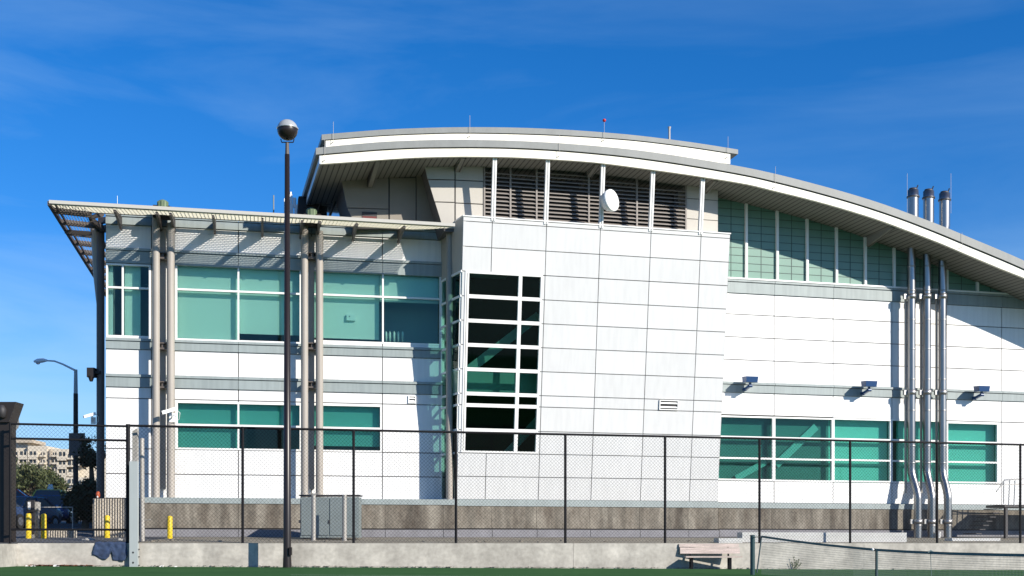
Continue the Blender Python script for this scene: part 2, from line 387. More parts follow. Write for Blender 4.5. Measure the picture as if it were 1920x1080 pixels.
# --- left wing -------------------------------------------------
xl = 500
base_h = Hy(L, xl, 936)
hL = dict(top=Hy(L, xl, 415.5), b1=Hy(L, xl, 434.5), b2t=Hy(L, xl, 477.5), b2b=Hy(L, xl, 505), sillt=Hy(L, xl, 643), sillb=Hy(L, xl, 662.5),
          b3t=Hy(L, xl, 709), b3b=Hy(L, xl, 732))
holesL = []
def hole(pl, x0, y0, x1, y1, xr):
    ym = (y0+y1)/2
    holesL.append((pl.sh(x0, ym)[0], pl.sh(x1, ym)[0], pl.sh(xr, y1)[1], pl.sh(xr, y0)[1])); return holesL[-1]
Wn = [  # x0,y0(at xr),x1,y1,mull,trans,xr,blinds
 (199, 493, 282, 631, [230], [538], 199, [(232, 262, 640)]),
 (329, 499, 565, 641, [447], [546.5], 447, [(325, 447, 650), (447, 570, 623)]),
 (586, 511, 827, 644.5, [718], [556.5], 718, [(582, 712, 635), (713, 835, 563)]),
 (330, 754.5, 565, 844, [447], [798], 447, [(325, 447, 850), (447, 570, 800)]),
 (586, 759, 716, 847.5, [], [803], 680, [(580, 722, 836)])]
wl = []
for (x0, y0, x1, y1, xm, yt, xr, bd) in Wn:
    H = hole(L, x0, y0, x1, y1, xr)
    window(L, x0, y0, x1, y1, xm, yt, xr=xr, blind=bd, glass='glass_deep' if y0 > 700 else 'glass_teal')
colsL = [Sx(L, x) for x in (198, 284, 327, 447, 584, 717, 834)]
q_ = L.P(658, 596, -.31); k = MB(); aw, hw_ = L.sh(658, 596, -.31); k.box(L, aw-.19, aw+.19, hw_-.13, hw_+.13, -.32, -.2)
k.build('wall_plate', 'white_plastic', bl); k = MB(); k.box(L, aw-.09, aw-.05, hw_+.02, hw_+.06, -.2, -.195); k.build('plate_mark', 'dark', bl)
rowsL = [base_h, Hy(L, xl, 891), Hy(L, xl, 845), Hy(L, xl, 752.5), hL['b3b'], hL['b3t'], hL['sillb'], hL['sillt'], hL['b2b'], hL['b2t'], hL['b1'], hL['top']]
# wall, split so that the grey bands are their own parts
def section(h0, h1, m, nm='wall', jm='joint', hs=None, lab=None, colsL=colsL):
    hh = [h for h in rowsL if h0-.001 <= h <= h1+.001]
    hl = [(max(a, colsL[0]), min(b_, colsL[-1]), max(c, h0), min(d_, h1)) for (a, b_, c, d_) in holesL if c < h1 and d_ > h0 and a < colsL[-1] and b_ > colsL[0]]
    return grid_wall(L, colsL, hh, hl, m, jm, name=nm, label=lab)
section(base_h, hL['b3b'], 'panel_white', lab='white lower panels of the left wing')
section(hL['b3t'], hL['sillb'], 'panel_white')
section(hL['sillt'], hL['b2b'], 'panel_white', colsL=colsL[:4]); section(hL['sillt'], hL['b2b'], 'panel_white', colsL=colsL[3:])
section(hL['b2t'], hL['b1'], 'panel_white')
aL0 = colsL[0]; aL1 = colsL[-1]
def band(pl, a0, a1, h0, h1, joints, pr=.06, flange=True):
    b_ = MB(); js = [a0]+[j for j in joints if a0 < j < a1]+[a1]
    for i in range(len(js)-1):
        b_.box(pl, js[i]+.008, js[i+1]-.008, h0, h1-.12, -.3, pr)
        if flange: b_.box(pl, js[i]+.008, js[i+1]-.008, h1-.10, h1, -.3, pr+.05)
    o = b_.build('facade_band', 'band', bl)
    MB().box(pl, a0, a1, h1-.12, h1-.10, -.3, pr-.03).build('band_groove', 'joint', o)
    return o
for (t_, b_) in (('top', 'b1'), ('b2t', 'b2b'), ('sillt', 'sillb'), ('b3t', 'b3b')):
    band(L, aL0, aL1, hL[b_]+.002, hL[t_]-.002, colsL)
# wing volume: side wall, roof, floors and rooms behind the glass
v = MB(); d_ = 19
v.box(L, aL0-.02, aL0+.25, base_h-.9, hL['top'], -d_, -.301)
o = v.build('side_wall', 'panel_white', bl)
MB().box(L, aL0, aL1, hL['top']-.3, hL['top']-.05, -d_, -.31).build('flat_roof', 'roof_metal', bl)
v = MB(); v.box(L, aL0+.25, aL1+3, base_h, hL['top']-.31, -6.3, -6)
for h in (base_h, (hL['sillb']+hL['b3t'])/2, hL['b2t']-.1): v.box(L, aL0+.25, aL1+3, h-.1, h+.1, -6, -.32)
v.box(L, aL1, aL1+.1, base_h, hL['top']-.31, -6, -.4)
v.build('room_interior', 'interior', bl)
v = MB(); v.box(L, Sx(L, 716), aL1, hL['sillt']-.2, hL['b2t'], -1.75, -1.65); v.build('partition', 'interior', bl)
v = MB()
for x in (724, 731, 739, 747, 755):
    q_ = L.P(x, 641, -.5); v.lathe([(.001, 0), (.05, 0), (.05, .38), (.02, .45), (.001, .45)], q_, 8)
v.build('window_sill_tubes', 'white_plastic', bl)
# base of the wing
bo = 1.3
cd = MB(); hb2 = Hy(L, xl, 946.5); gb = .6
cd.box(L, aL0+1.6, Sx(L.shift(bo), 856), hb2, base_h-.005, -.3, bo+.03); cd.build('base_cap', 'band', bl)
cb = MB(); js = [aL0+1.6]+[Sx(L.shift(bo), x) for x in (330, 447, 584, 722, 831)]+[Sx(L.shift(bo), 856)]
zr = Hy(L.shift(bo), xl, 993); zq = Hy(L.shift(bo), xl, 1007)
for i in range(len(js)-1): cb.box(L, js[i]+.006, js[i+1]-.006, zr+.06, hb2-.002, -.3, bo)
cb.build('base_wall', 'base_concrete', bl)
cb = MB(); cb.box(L, js[0], js[-1], zq-.9, zr+.06, -.3, bo-.05); cb.build('base_reveal', 'dark', bl)
cb = MB()
for i in range(len(js)-1): cb.box(L, js[i]+.01, js[i+1]-.01, zq-.9, zr, -.3, bo+.1)
cb.build('base_curb', 'curb', bl)
# corner part of the wing stands on a plain plinth
MB().box(L, aL0, aL0+1.6, zq-.9, base_h-.005, -.3, -.02).build('base_wall', 'base_concrete', bl)

# columns
def column(x, o, r_, y0, y1, m='column', xr=None):
    pl = L.shift(o); a = Sx(pl, x); c = L.pt(a, 0, o); z0 = Hy(pl, x, y1); z1 = Hy(pl, x, y0)
    k = MB().tube([(c.x, c.y, z0), (c.x, c.y, z1)], r_, 20).build('column', m, bl)
    return c, z0, z1, k
for xa, xb, yt in ((292.5, 320, 405), (571, 599, 420)):
    ca, z0, z1, ka = column(xa, .62, .15, yt, 936)
    cb_, _, z1b, kb = column(xb, .62, .155, yt+14, 936)
    # recessed downpipe channel between the two and its brackets
    mid = (ca+cb_)/2
    ch = MB(); aa = Sx(L.shift(.2), (xa+xb)/2)
    ch.box(L, aa-.12, aa+.10, z0+.45, z1-.4, .02, .2); ch.build('downpipe_channel', 'column', bl)
    for yk in (482, 650, 722):
        hk = Hy(L, xa, yk)
        k = MB(); k.box(L, aa-.32, aa+.34, hk-.18, hk-.11, .0, .56); k.box(L, aa-.32, aa+.34, hk+.05, hk+.10, .0, .56); k.box(L, aa-.05, aa+.05, hk-.11, hk+.05, .2, .5)
        k.build('column_bracket', 'bracket', bl)
    # hopper drum and ridged cap at the head of the pair
    hd = MB(); top = z1+.08
    hd.tube([L.pt(Sx(L, xa-2), top+.05, .85), L.pt(Sx(L, xb+1), top+.05, .85)], .25, 14)
    hd.box(L, Sx(L.shift(.7), xa), Sx(L.shift(.7), xb+2), top-.15, top+.3, .3, .75)
    hd.build('rain_hopper', 'hood', bl)
    cp = MB(); pc = L.pt(Sx(L.shift(.9), (xa+xb)/2-1), 0, .9); zc = Hy(L.shift(.9), (xa+xb)/2, yt-29)
    n = 18; prof = [(.21, -.6), (.21, -.08), (.17, -.02), (.08, .02), (0.005, .03)]
    cp.lathe(prof, (pc.x, pc.y, zc), n)
    for k in range(12): t_ = k*math.pi/6; cp.bar((pc.x+.21*math.cos(t_), pc.y+.21*math.sin(t_), zc-.6), (pc.x+.21*math.cos(t_), pc.y+.21*math.sin(t_), zc-.06), .03)
    cp.build('vent_cap', 'patina', bl)
# column in the inner corner, beside the block
ci, z0, z1, kc = column(842.5, 1.1, .14, 427, 937)
# corner column, standing beside the shaded side wall
pc = at(188.5, HY, 50.9); z1 = at(188, 437, 50.9).z
k = MB().tube([(pc.x, pc.y, .9), (pc.x, pc.y, z1)], .16, 20); k.build('column', 'column_shaded', bl)
zc0 = at(188, 560, 50.9).z
k = MB().tube([(pc.x-.12, pc.y+.2, zc0-.3), (pc.x-.16, pc.y+.2, zc0+1), (pc.x-.18, pc.y+.2, z1+.05), (pc.x-.18, pc.y+.2, z1+.25)], [.1, .2, .27, .3], 20); k.build('column_capital', 'column', bl)

# --- slatted canopy ------------------------------------------------
CO = 2.5; CL = L.shift(CO)
fl = CL.P(92, 378.5); fr_ = CL.P(853, 422)               # front beam ends
CI = .6; wlh = Hy(L.shift(CI), 200, 399); wrh = Hy(L.shift(CI), 820, 432)
def canopy_pt(s_, o_):     # point of the canopy plane at along s, out o
    t_ = (s_-0)/15.0
    zf = fl.z+(fr_.z-fl.z)*((s_-CL.sh(92, 380)[0])/(CL.sh(853, 380)[0]-CL.sh(92, 380)[0]))
    zw = wlh+(wrh-wlh)*((s_-Sx(L.shift(CI), 200))/(Sx(L.shift(CI), 820)-Sx(L.shift(CI), 200)))
    k_ = (o_-CI)/(CO-CI); return L.pt(s_, zw+(zf-.08-zw)*k_, o_)
sA = CL.sh(92, 380)[0]; sB = CL.sh(853, 420)[0]
cn = MB(); cn.bar(fl, fr_, .10, .13); cn.bar(canopy_pt(aL0-.45, CI), canopy_pt(sB-1.0, CI), .08, .09)
cbeam = cn.build('canopy_beam', 'canopy', bl)
cs_ = MB(); n = 22
for i in range(1, n):
    o_ = CI+(CO-CI)*i/n
    s0 = sA+(CO-o_)*.0+.06
    cs_.bar(canopy_pt(s0, o_), canopy_pt(sB-.05-(CO-o_)*.55, o_), .012, .028)
csl = cs_.build('canopy_slats', 'canopy_blade', bl)
cx_ = MB(); k = 0; s_ = sA+.2
while s_ < sB-.3:
    o0 = CI+.04 if s_ < sB-1.0 else CI+(s_-(sB-1.0))*1.4
    cx_.bar(canopy_pt(s_, o0), canopy_pt(s_, CO-.05), .014, .018); s_ += .15
cx_.build('canopy_crossbars', 'canopy', bl)
# curved brackets that carry the canopy
for x in (212, 291, 317, 397, 490, 565, 598, 668, 757):
    a_ = CL.sh(x+2, 400)[0]; b_ = MB(); poly = []
    N_ = 9
    for i in range(N_+1):
        t_ = i/N_; o_ = .1+(CO-.2)*t_; poly.append(canopy_pt(a_, o_)+Vector((0, 0, -.06)))
    for i in range(N_, -1, -1):
        t_ = i/N_; o_ = .1+(CO-.2)*t_; poly.append(canopy_pt(a_, o_)+Vector((0, 0, -.10-.46*(1-t_)**1.3-.06)))
    b_.prism([p-L.U*.045 for p in poly], L.U*.09); b_.build('canopy_bracket', 'bracket', bl)
# side canopy running back along the flank
bk = 15.5; side = L.U.copy(); nb = L.Nn
cw0 = sA; cw1 = aL0-.35
def sc(s_, o_): # slight drop is none: level
    p = L.pt(s_, 0, o_); kk = (s_-sA)/(cw1-sA); p.z = fl.z-.05-.1*kk; return p
sb = MB(); sb.bar(sc(sA, CO), sc(sA, -bk), .12, .16); sb.bar(sc(sA+.22, CO-.1), sc(sA+.22, -bk), .06, .10)
sb.bar(sc(cw1-.1, 1.0), sc(cw1-.1, -bk), .08, .12)
i = 0; o_ = 1.45
while o_ > -bk:
    sb.bar(sc(sA, o_), sc(cw1, o_), .10, .22); o_ -= 1.75
sb.bar(sc(cw1-.15, .9), canopy_pt(aL0-.1, .12), .12, .16)
sb.build('canopy_beam', 'bracket', bl)  # dark colour painted in to give these beams a silhouette against the sky
sl_ = MB(); k = 0
s_ = sA+.35
while s_ < cw1-.1:
    sl_.bar(sc(s_, CO-.1 if s_ < 0 else .8), sc(s_, -bk), .012, .035); s_ += .115
sl_.build('canopy_slats', 'column', bl)
# diagonal arm and stub beams at the corner
ka = MB(); ka.bar(sc(cw1-.1, .9)-Vector((0, 0, .05)), L.pt(aL0-.2, z1+.1, -.6), .14, .2); ka.bar((pc.x, pc.y, z1+.15), L.pt(aL0+.05, z1+.15, -.7), .22, .25)
ka.bar((pc.x, pc.y, z1+.5), L.pt(aL0+.05, z1+.5, -.7), .2, .22); ka.bar((pc.x, pc.y, z1), (pc.x, pc.y, z1+.75), .16)
ka.bar(sc(sA, -1.5)-Vector((0, 0, .1)), (pc.x, pc.y, z1-.05), .1, .16)
ka.build('canopy_arm', 'bracket', bl)

# --- leaning block -------------------------------------------------
BX = dict(l=Sx(B, 862, 680), r=Sx(B, 1357, 700))
rw = [Hy(B, 1010, y) for y in (937.5, 895, 851.7, 809, 763, 741.7, 696.7, 651.7, 606.7, 561.7, 516, 470, 423.5)]+[Hy(B, 1010, 415)]
cl = [BX['l'], Sx(B, 922, 461), Sx(B, 1017, 680), Sx(B, 1117, 680), Sx(B, 1211, 680), Sx(B, 1304, 680), BX['r']]
whole = (Sx(B, 868.5, 680), Sx(B, 1012.5, 680), rw[2]+.02, rw[10]+.02)
holesB = [whole]
grid_wall(B, cl, rw, holesB, 'panel_grey', 'joint_grey', gap=.033, back=.25, label='pale grey panels of the leaning block')
top_h = rw[-1]
# its big window: 2 columns, 9 rows of panes
f = MB(); fw = .075; a0, a1, h0, h1 = whole
f.box(B, a0, a0+.06, h0, h1, -.16, .03); f.box(B, a0+.09, a0+.09+fw, h0, h1, -.16, .02)
f.box(B, a1-fw, a1, h0, h1, -.16, .02); f.box(B, a0+.06, a1-fw, h1-fw*1.2, h1, -.158, .016); f.box(B, a0+.06, a1-fw, h0, h0+fw, -.158, .016)
am = Sx(B, 971.5, 680)
f.box(B, am-.075, am+.075, h0+fw, h1-fw*1.2, -.156, .012)
for h in rw[3:10]: f.box(B, a0+.165, a1-fw, h-.075, h+.075, -.155, .008)
wdo = f.build('window', 'frame', bl); wdo['label'] = 'tall dark stair window with two columns of panes'
edges = [h0+fw]+rw[3:10]+[h1-fw]
for i in range(len(edges)-1):
    MB().box(B, a0+.12, am-.02, edges[i], edges[i+1], -.12, -.108).build('pane', 'glass_dark', wdo)
    MB().box(B, am+.02, a1-.05, edges[i], edges[i+1], -.12, -.108).build('pane', 'glass_dark', wdo)
MB().box(B, a0-.0, a0+.0301, h0, h1, -.16, -.05).build('window_jamb', 'joint', wdo)
# stair well behind it
iv = MB()
A_, Bq = a0-.02, a1+2.2
iv.box(B, A_, Bq, h0-.5, h1+.5, -4.2, -4.0); iv.box(B, Bq, Bq+.1, h0-.5, h1+.5, -4, -.3); iv.box(B, A_, Bq, h1+.5, h1+.7, -4, -.3); iv.box(B, A_, Bq, h0-.7, h0-.5, -4, -.3)
iv.build('stairwell_interior', 'interior_dark', bl)
st = MB()
def iflt(x, y, o): return B.P(x, y, o)
p, q_ = iflt(868, 702, -1.6), iflt(1010, 592, -1.6)
st.bar(p, q_, .12, .38); st.bar(iflt(905, 900, -1.6), iflt(1025, 770, -1.6), .12, .34)
hl_ = Hy(B.shift(-1.2), 920, 736); hl2 = Hy(B.shift(-1.2), 920, 708)
st.box(B, A_, Bq, hl_-.05, Hy(B.shift(-.9), 920, 698), -2.4, -.9)
st.build('staircase', 'stair', bl)
# splayed glazed return on its left side
I0 = lambda h: Vector((*L.pt(Sx(L, 827), 0)[:2], h))
def Fp(h): return B.pt(BX['l'], h, -.02)
def Rt(u, h):
    f_ = Fp(h); i_ = I0(f_.z); return i_.lerp(f_, u)
rp = MB(); h10 = rw[10]
off = Vector((.12, .02, 0))
rp.hexa([Rt(0, h10)+off, Rt(1, h10)+off, Rt(1, top_h)+off, Rt(0, top_h)+off, Rt(0, h10), Rt(1, h10), Rt(1, top_h), Rt(0, top_h)])
rp.build('return_wall', 'panel_upper', bl)  # darker panel colour carries the shade on this side of the block
rf = MB()
for h in [rw[0]]+rw[2:11]: rf.bar(Rt(0, h), Rt(1, h), .07, .09)
for u in (.03, .5, .97): rf.bar(Rt(u, rw[0]), Rt(u, h10), .07, .07)
rfo = rf.build('window', 'frame', bl); rfo['label'] = 'narrow glazed return beside the leaning block'
rg = MB(); rg.add([Rt(0, rw[0]), Rt(1, rw[0]), Rt(1, h10), Rt(0, h10)], [(0, 1, 2, 3)]); rg.build('pane', 'glass_teal', rfo)
# right return and parapet top
rr_ = MB(); aR = BX['r']
pb = [B.pt(aR, rw[0], -.02), B.pt(aR, top_h, -.02)]
bkp = [Vector((*RW.pt(RW.sh(1340, 700)[0]+.4, 0, -.4)[:2], p.z)) for p in pb]
rr_.add([pb[0], pb[1], bkp[1], bkp[0]], [(0, 1, 2, 3)]); rr_.build('return_wall', 'panel_grey', bl)
tp = MB(); tp.box(B, BX['l']-.02, BX['r']+.02, top_h+.003, top_h+.05, -2.6, .03); tp.build('parapet_cap', 'frame', bl)
# return of the parapet going back to the left wing
tp = MB(); tp.hexa([Rt(0, top_h)+off, Rt(1, top_h)+off, Rt(1, top_h+.05)+off, Rt(0, top_h+.05)+off, Rt(0, top_h), Rt(1, top_h), Rt(1, top_h+.05), Rt(0, top_h+.05)]); tp.build('parapet_cap', 'frame', bl)
# vents
for (pl, x0, y0, x1, y1) in ((B, 1236, 750, 1271, 769), (L, 765, 742, 780, 756.5)):
    vv = MB(); a0_, h1_ = pl.sh(x0, y0); a1_, h0_ = pl.sh(x1, y1); fw_ = .045
    h1_ = Hy(pl, (x0+x1)/2, y0); h0_ = Hy(pl, (x0+x1)/2, y1)
    vv.box(pl, a0_, a1_, h1_-fw_, h1_, 0, .06); vv.box(pl, a0_, a1_, h0_, h0_+fw_, 0, .06); vv.box(pl, a0_, a0_+fw_, h0_+fw_, h1_-fw_, 0, .06); vv.box(pl, a1_-fw_, a1_, h0_+fw_, h1_-fw_, 0, .06)
    vo = vv.build('wall_vent', 'frame', bl)
    MB().box(pl, a0_+.02, a1_-.02, h0_+.02, h1_-.02, .002, .01).build('vent_opening', 'dark', vo)
    vs_ = MB(); hh = h0_+fw_; n = 2
    for i in range(n):
        hc = h0_+fw_+(h1_-h0_-2*fw_)*(i+.5)/n
        vs_.hexa([pl.pt(a0_+fw_, hc, .012), pl.pt(a1_-fw_, hc, .012), pl.pt(a1_-fw_, hc+.03, .012), pl.pt(a0_+fw_, hc+.03, .012), pl.pt(a0_+fw_, hc-.04, .055), pl.pt(a1_-fw_, hc-.04, .055), pl.pt(a1_-fw_, hc-.015, .055), pl.pt(a0_+fw_, hc-.015, .055)])
    vs_.build('vent_slats', 'frame', vo)
# base under the block
for (pl_, x0, x1, of, jx) in ((M, 856, 1347, 1.18, (922, 1006, 1106, 1199, 1290)), (M, 1347, 2150, .75, (1447, 1558, 1671, 1774, 1874, 1980))):
    Q = pl_.shift(of); sx = [Sx(Q, x, 940) for x in (x0, *jx, x1)]; xr = 1200 if x0 < 1000 else 1500
    hc0 = Hy(Q, xr, 951 if x0 < 1000 else 953.5); hc1 = Hy(Q, xr, 939 if x0 < 1000 else 943.5); zr = Hy(Q, xr, 994); zq = Hy(Q, xr, 1007)
    MB().box(Q, sx[0], sx[-1], hc0, hc1, -2, .03).build('base_cap', 'band', bl)
    cb = MB()
    for i in range(len(sx)-1): cb.box(Q, sx[i]+.006, sx[i+1]-.006, zr+.06, hc0-.002, -2, 0)
    cb.build('base_wall', 'base_concrete', bl)
    MB().box(Q, sx[0], sx[-1], zq-.9, zr+.06, -2, -.05).build('base_reveal', 'dark', bl)
    cb = MB()
    for i in range(len(sx)-1): cb.box(Q, sx[i]+.01, sx[i+1]-.01, zq-.9, zr, -2, .1)
    cb.build('base_curb', 'curb', bl)

# --- right wing ------------------------------------------------------
holesL = []
XR = 1500
rr = lambda y: Hy(RW, XR, y)
base_r = rr(943.5)
colsR = [Sx(RW, x) for x in (1330, 1451.5, 1562, 1672.5, 1775, 1878, 2000, 2130)]
wr = [(1341, 780, 1451, 901, [], 1400, [(1335, 1452, 910)]), (1451, 782.5, 1562, 903, [], 1500, [(1440, 1562, 910)]), (1562, 785, 1671, 904, [], 1617, [(1562, 1672, 910)]),
      (1671, 787, 1772, 906, [], 1720, [(1690, 1772, 910)]), (1775, 792, 1872, 906, [], 1822, [(1775, 1880, 910)])]
for (x0, y0, x1, y1, xm, xr, bd) in wr:
    hole(RW, x0, y0, x1, y1, xr)
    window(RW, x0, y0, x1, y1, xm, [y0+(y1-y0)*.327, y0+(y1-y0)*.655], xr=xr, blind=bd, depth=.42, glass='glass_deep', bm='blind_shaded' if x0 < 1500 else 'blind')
hR = dict(gs=rr(531), b1t=rr(536), b1b=rr(556), b2t=rr(720.5), b2b=rr(739.5))
rowsR = [base_r, rr(903), rr(781), hR['b2b'], hR['b2t'], rr(679), rr(637), rr(595), hR['b1b'], hR['b1t']]
def secR(h0, h1):
    hh = [h for h in rowsR if h0-.001 <= h <= h1+.001]
    hl = [(a, b_, max(c, h0), min(d_, h1)) for (a, b_, c, d_) in holesL if c < h1 and d_ > h0]
    return grid_wall(RW, colsR, hh, hl, 'panel_white', 'joint', name='wall')
o = secR(base_r, hR['b2b']); o['label'] = 'white lower panels of the right wing'
secR(hR['b2t'], hR['b1b'])
a0, a1 = colsR[0], colsR[-1]
band(RW, a0, a1, hR['b2b']+.002, hR['b2t']-.002, colsR); band(RW, a0, a1, hR['b1b']+.002, hR['gs']-.002, colsR)
v = MB(); v.box(RW, a0, a1, base_r, hR['gs'], -6.3, -6)
for h in (base_r, hR['b2t']): v.box(RW, a0, a1, h-.1, h+.1, -6, -.32)
v.box(RW, a0-.1, a0, base_r, hR['gs'], -6, -.32)
v.build('room_interior', 'interior', bl)
st = MB(); st.bar(RW.P(1455, 872, -.3), RW.P(1530, 800, -.3), .06, .34); st.bar(RW.P(1380, 897, -.3), RW.P(1436, 866, -.3), .06, .28); st.build('staircase', 'stair', bl)

# --- roofs ------------------------------------------------------------
LOW = [(592, 278.3, 292, 308), (650, 272.6, 287, 304.3), (715, 267.2, 282, 299.5), (780, 264.3, 278.8, 295.6), (860, 262.8, 277.8, 293.6), (900, 263.4, 277.8, 293.8), (960, 264.8, 279, 294.8),
       (1040, 268.9, 283, 299), (1120, 275, 289.5, 305), (1200, 283.3, 298.3, 315), (1300, 298, 312.9, 329), (1400, 315.5, 330.5, 345.2), (1455, 327.5, 343, 358.3), (1520, 344, 359.4, 374.3),
       (1590, 363.3, 379, 394), (1650, 382, 398, 413), (1700, 400, 415.5, 431.5), (1760, 422.5, 439, 454.5), (1820, 447.4, 464, 480), (1880, 472.4, 489, 505), (1919, 489.5, 506, 520.5), (1990, 521, 538, 552), (2090, 568, 585, 599)]
UP = [(603, 253, 263.8, 276), (650, 249, 260, 273.5), (715, 244, 255, 268), (780, 241, 252, 265), (860, 239.2, 250, 264), (960, 239.8, 251.3, 266), (1040, 242.8, 254, 270), (1120, 248, 258.5, 276.5), (1200, 255.3, 265, 285), (1300, 268, 277.5, 299.5), (1383, 281, 290.3, 309)]
def smooth(tab, n=6):
    out = []
    for i in range(len(tab)-1):
        p0 = tab[max(i-1, 0)]; p1 = tab[i]; p2 = tab[i+1]; p3 = tab[min(i+2, len(tab)-1)]
        for k in range(n):
            t_ = k/n; x = p1[0]+(p2[0]-p1[0])*t_; row = [x]
            for c in range(1, 4):
                m1 = (p2[c]-p0[c])/(p2[0]-p0[0])*(p2[0]-p1[0]); m2 = (p3[c]-p1[c])/(p3[0]-p1[0])*(p2[0]-p1[0])
                row.append((2*t_**3-3*t_**2+1)*p1[c]+(t_**3-2*t_**2+t_)*m1+(-2*t_**3+3*t_**2)*p2[c]+(t_**3-t_**2)*m2)
            out.append(tuple(row))
    out.append(tab[-1]); return out
def strip(pl, up_, lo_, o0, o1, name, m, back_up=None):
    """band between two pixel curves, from offset o0 (back) to o1 (front)"""
    b_ = MB(); a = [pl.P(x, y) for x, y in up_]; c = [pl.P(x, y) for x, y in lo_]; n = len(a); vs = []
    for i in range(n): vs += [c[i]+pl.Nn*o1, a[i]+pl.Nn*o1, a[i]+pl.Nn*o0, c[i]+pl.Nn*o0]
    fs = []
    for i in range(n-1):
        k = 4*i
        for j in range(4): fs.append((k+j, k+4+j, k+4+(j+1) % 4, k+(j+1) % 4))
    fs += [(0, 1, 2, 3), (4*n-1, 4*n-2, 4*n-3, 4*n-4)]
    return b_.add(vs, fs, False).build(name, m, bl)
SL = smooth(LOW); SU = smooth(UP)
def dp(): return 9.0
DEEP = 12.0
strip(FA, [(r_[0], r_[1]) for r_ in SL], [(r_[0], r_[2]-1.2) for r_ in SL], -DEEP, .07, 'roof', 'roof_metal')
lo2 = [r_ for r_ in SL if r_[0] >= 600]
strip(FA, [(r_[0], r_[2]-1.2) for r_ in lo2], [(r_[0], r_[2]+.6) for r_ in lo2], -DEEP+.1, -.03, 'roof_groove', 'joint')
strip(FA, [(r_[0], r_[2]+.6) for r_ in lo2], [(r_[0], r_[3]) for r_ in lo2], -.14, .0, 'fascia_board', 'fascia')
strip(FA, [(r_[0], r_[2]+5) for r_ in lo2], [(r_[0], r_[3]-.6) for r_ in lo2], -DEEP+.15, -.141, 'soffit', 'soffit')
# left verge of the roof (a white board along the side edge)
x, y2, y3 = lo2[0][0], lo2[0][2], lo2[0][3]
vb = MB(); p = FA.P(x, y2+.6); q_ = FA.P(x, y3)
vb.hexa([p-FA.U*.06-FA.Nn*(DEEP-.2), p-FA.U*.0-FA.Nn*(DEEP-.2), q_-FA.Nn*(DEEP-.2), q_-FA.U*.06-FA.Nn*(DEEP-.2), p-FA.U*.06, p, q_, q_-FA.U*.06])
vb.build('verge_board', 'aluminium', bl)
FB = M.shift(2.75)
strip(FB, [(r_[0], r_[1]) for r_ in SU], [(r_[0], r_[2]-.6) for r_ in SU], -8.0, .05, 'roof', 'roof_metal')
up2 = [r_ for r_ in SU if 608 <= r_[0] <= 1379]
strip(FB, [(r_[0], r_[2]-.6) for r_ in up2], [(r_[0], r_[2]+.6) for r_ in up2], -7.9, -.03, 'roof_groove', 'joint')
strip(FB, [(r_[0], r_[2]+.6) for r_ in up2], [(r_[0], r_[3]) for r_ in up2], -7.8, .0, 'fascia_board', 'fascia')
# soffit height along the lower roof, for things that reach up to it
def soff(px, pl):
    """height (world z) of the soffit above a point seen at px on plane pl"""
    s_ = pl.pt(pl.sh(px, 400)[0], 0); a = (s_-FA.O).dot(FA.U)
    prev = None
    for r_ in SL:
        p = FA.P(r_[0], r_[3]); aa = (p-FA.O).dot(FA.U)
        if aa >= a and prev: t_ = (a-prev[0])/(aa-prev[0]); return prev[1]+(p.z-prev[1])*t_
        prev = (aa, p.z)
    return prev[1]
# beams under the roof, running back from the fascia
for x in (710, 872, 1125, 1347, 1680):
    p = FA.P(x, 300); a = (p-FA.O).dot(FA.U)
    prev = min(SL, key=lambda r_: abs(r_[0]-x)); zz = FA.P(x, prev[3]).z
    b_ = MB(); q0 = FA.pt(a, zz+.1, -.2); q1 = FA.pt(a, zz+.05, -2.6)
    b_.hexa([q1-FA.U*.11-Vector((0, 0, .42)), q1+FA.U*.11-Vector((0, 0, .42)), q1+FA.U*.11, q1-FA.U*.11, q0-FA.U*.11-Vector((0, 0, .12)), q0+FA.U*.11-Vector((0, 0, .12)), q0+FA.U*.11, q0-FA.U*.11])
    b_.build('roof_beam', 'soffit', bl)
# tall posts that rise from the block face to the roof
for (xt, xb) in ((927, 924.5), (1026, 1023.5), (1130, 1127), (1223.5, 1220.5), (1318, 1314)):
    pl = B.shift(.0); a_, h_ = B.sh(xb, 424); zz = soff(xt, FA)
    h1_ = (zz-B.O.z)/B.W.z
    k = MB(); k.box(B, a_-.085, a_-.02, top_h-.1, h1_, -.12, .035); k.box(B, a_+.02, a_+.085, top_h-.1, h1_, -.12, .035); k.box(B, a_-.02, a_+.02, top_h-.1, h1_, -.12, -.02)
    k.build('post', 'frame', bl)
# louvre wall
hsb = Hy(UPO, 1000, 418); sA_, sB_ = Sx(UPO, 908, 380), Sx(UPO, 1286, 400)
lv = MB(); lf = MB(); z = hsb
def zs(a):  # soffit z over along-coordinate a of UPO
    p = UPO.pt(a, 0); aa = (p-FA.O).dot(FA.U); prev = None
    for r_ in SL:
        t = FA.P(r_[0], r_[3]); q_ = (t-FA.O).dot(FA.U)
        if q_ >= aa and prev: return prev[1]+(t.z-prev[1])*(aa-prev[0])/(q_-prev[0])
        prev = (q_, t.z)
hb_ = Hy(UPO, 1000, 440)
bays = [sA_, Sx(UPO, 1006, 380), Sx(UPO, 1104, 380), Sx(UPO, 1194, 380), sB_]
for i in range(4):
    a0, a1 = bays[i]+.03, bays[i+1]-.03; zt = min(zs(a0), zs(a1))+.02; h = hb_
    while h < zt-.12:
        lv.hexa([UPO.pt(a0, h+.05, -.10), UPO.pt(a1, h+.05, -.10), UPO.pt(a1, h+.075, -.10), UPO.pt(a0, h+.075, -.10), UPO.pt(a0, h-.035, .03), UPO.pt(a1, h-.035, .03), UPO.pt(a1, h-.005, .03), UPO.pt(a0, h-.005, .03)]); h += .165
lo = lv.build('louvre_screen', 'louvre', bl)
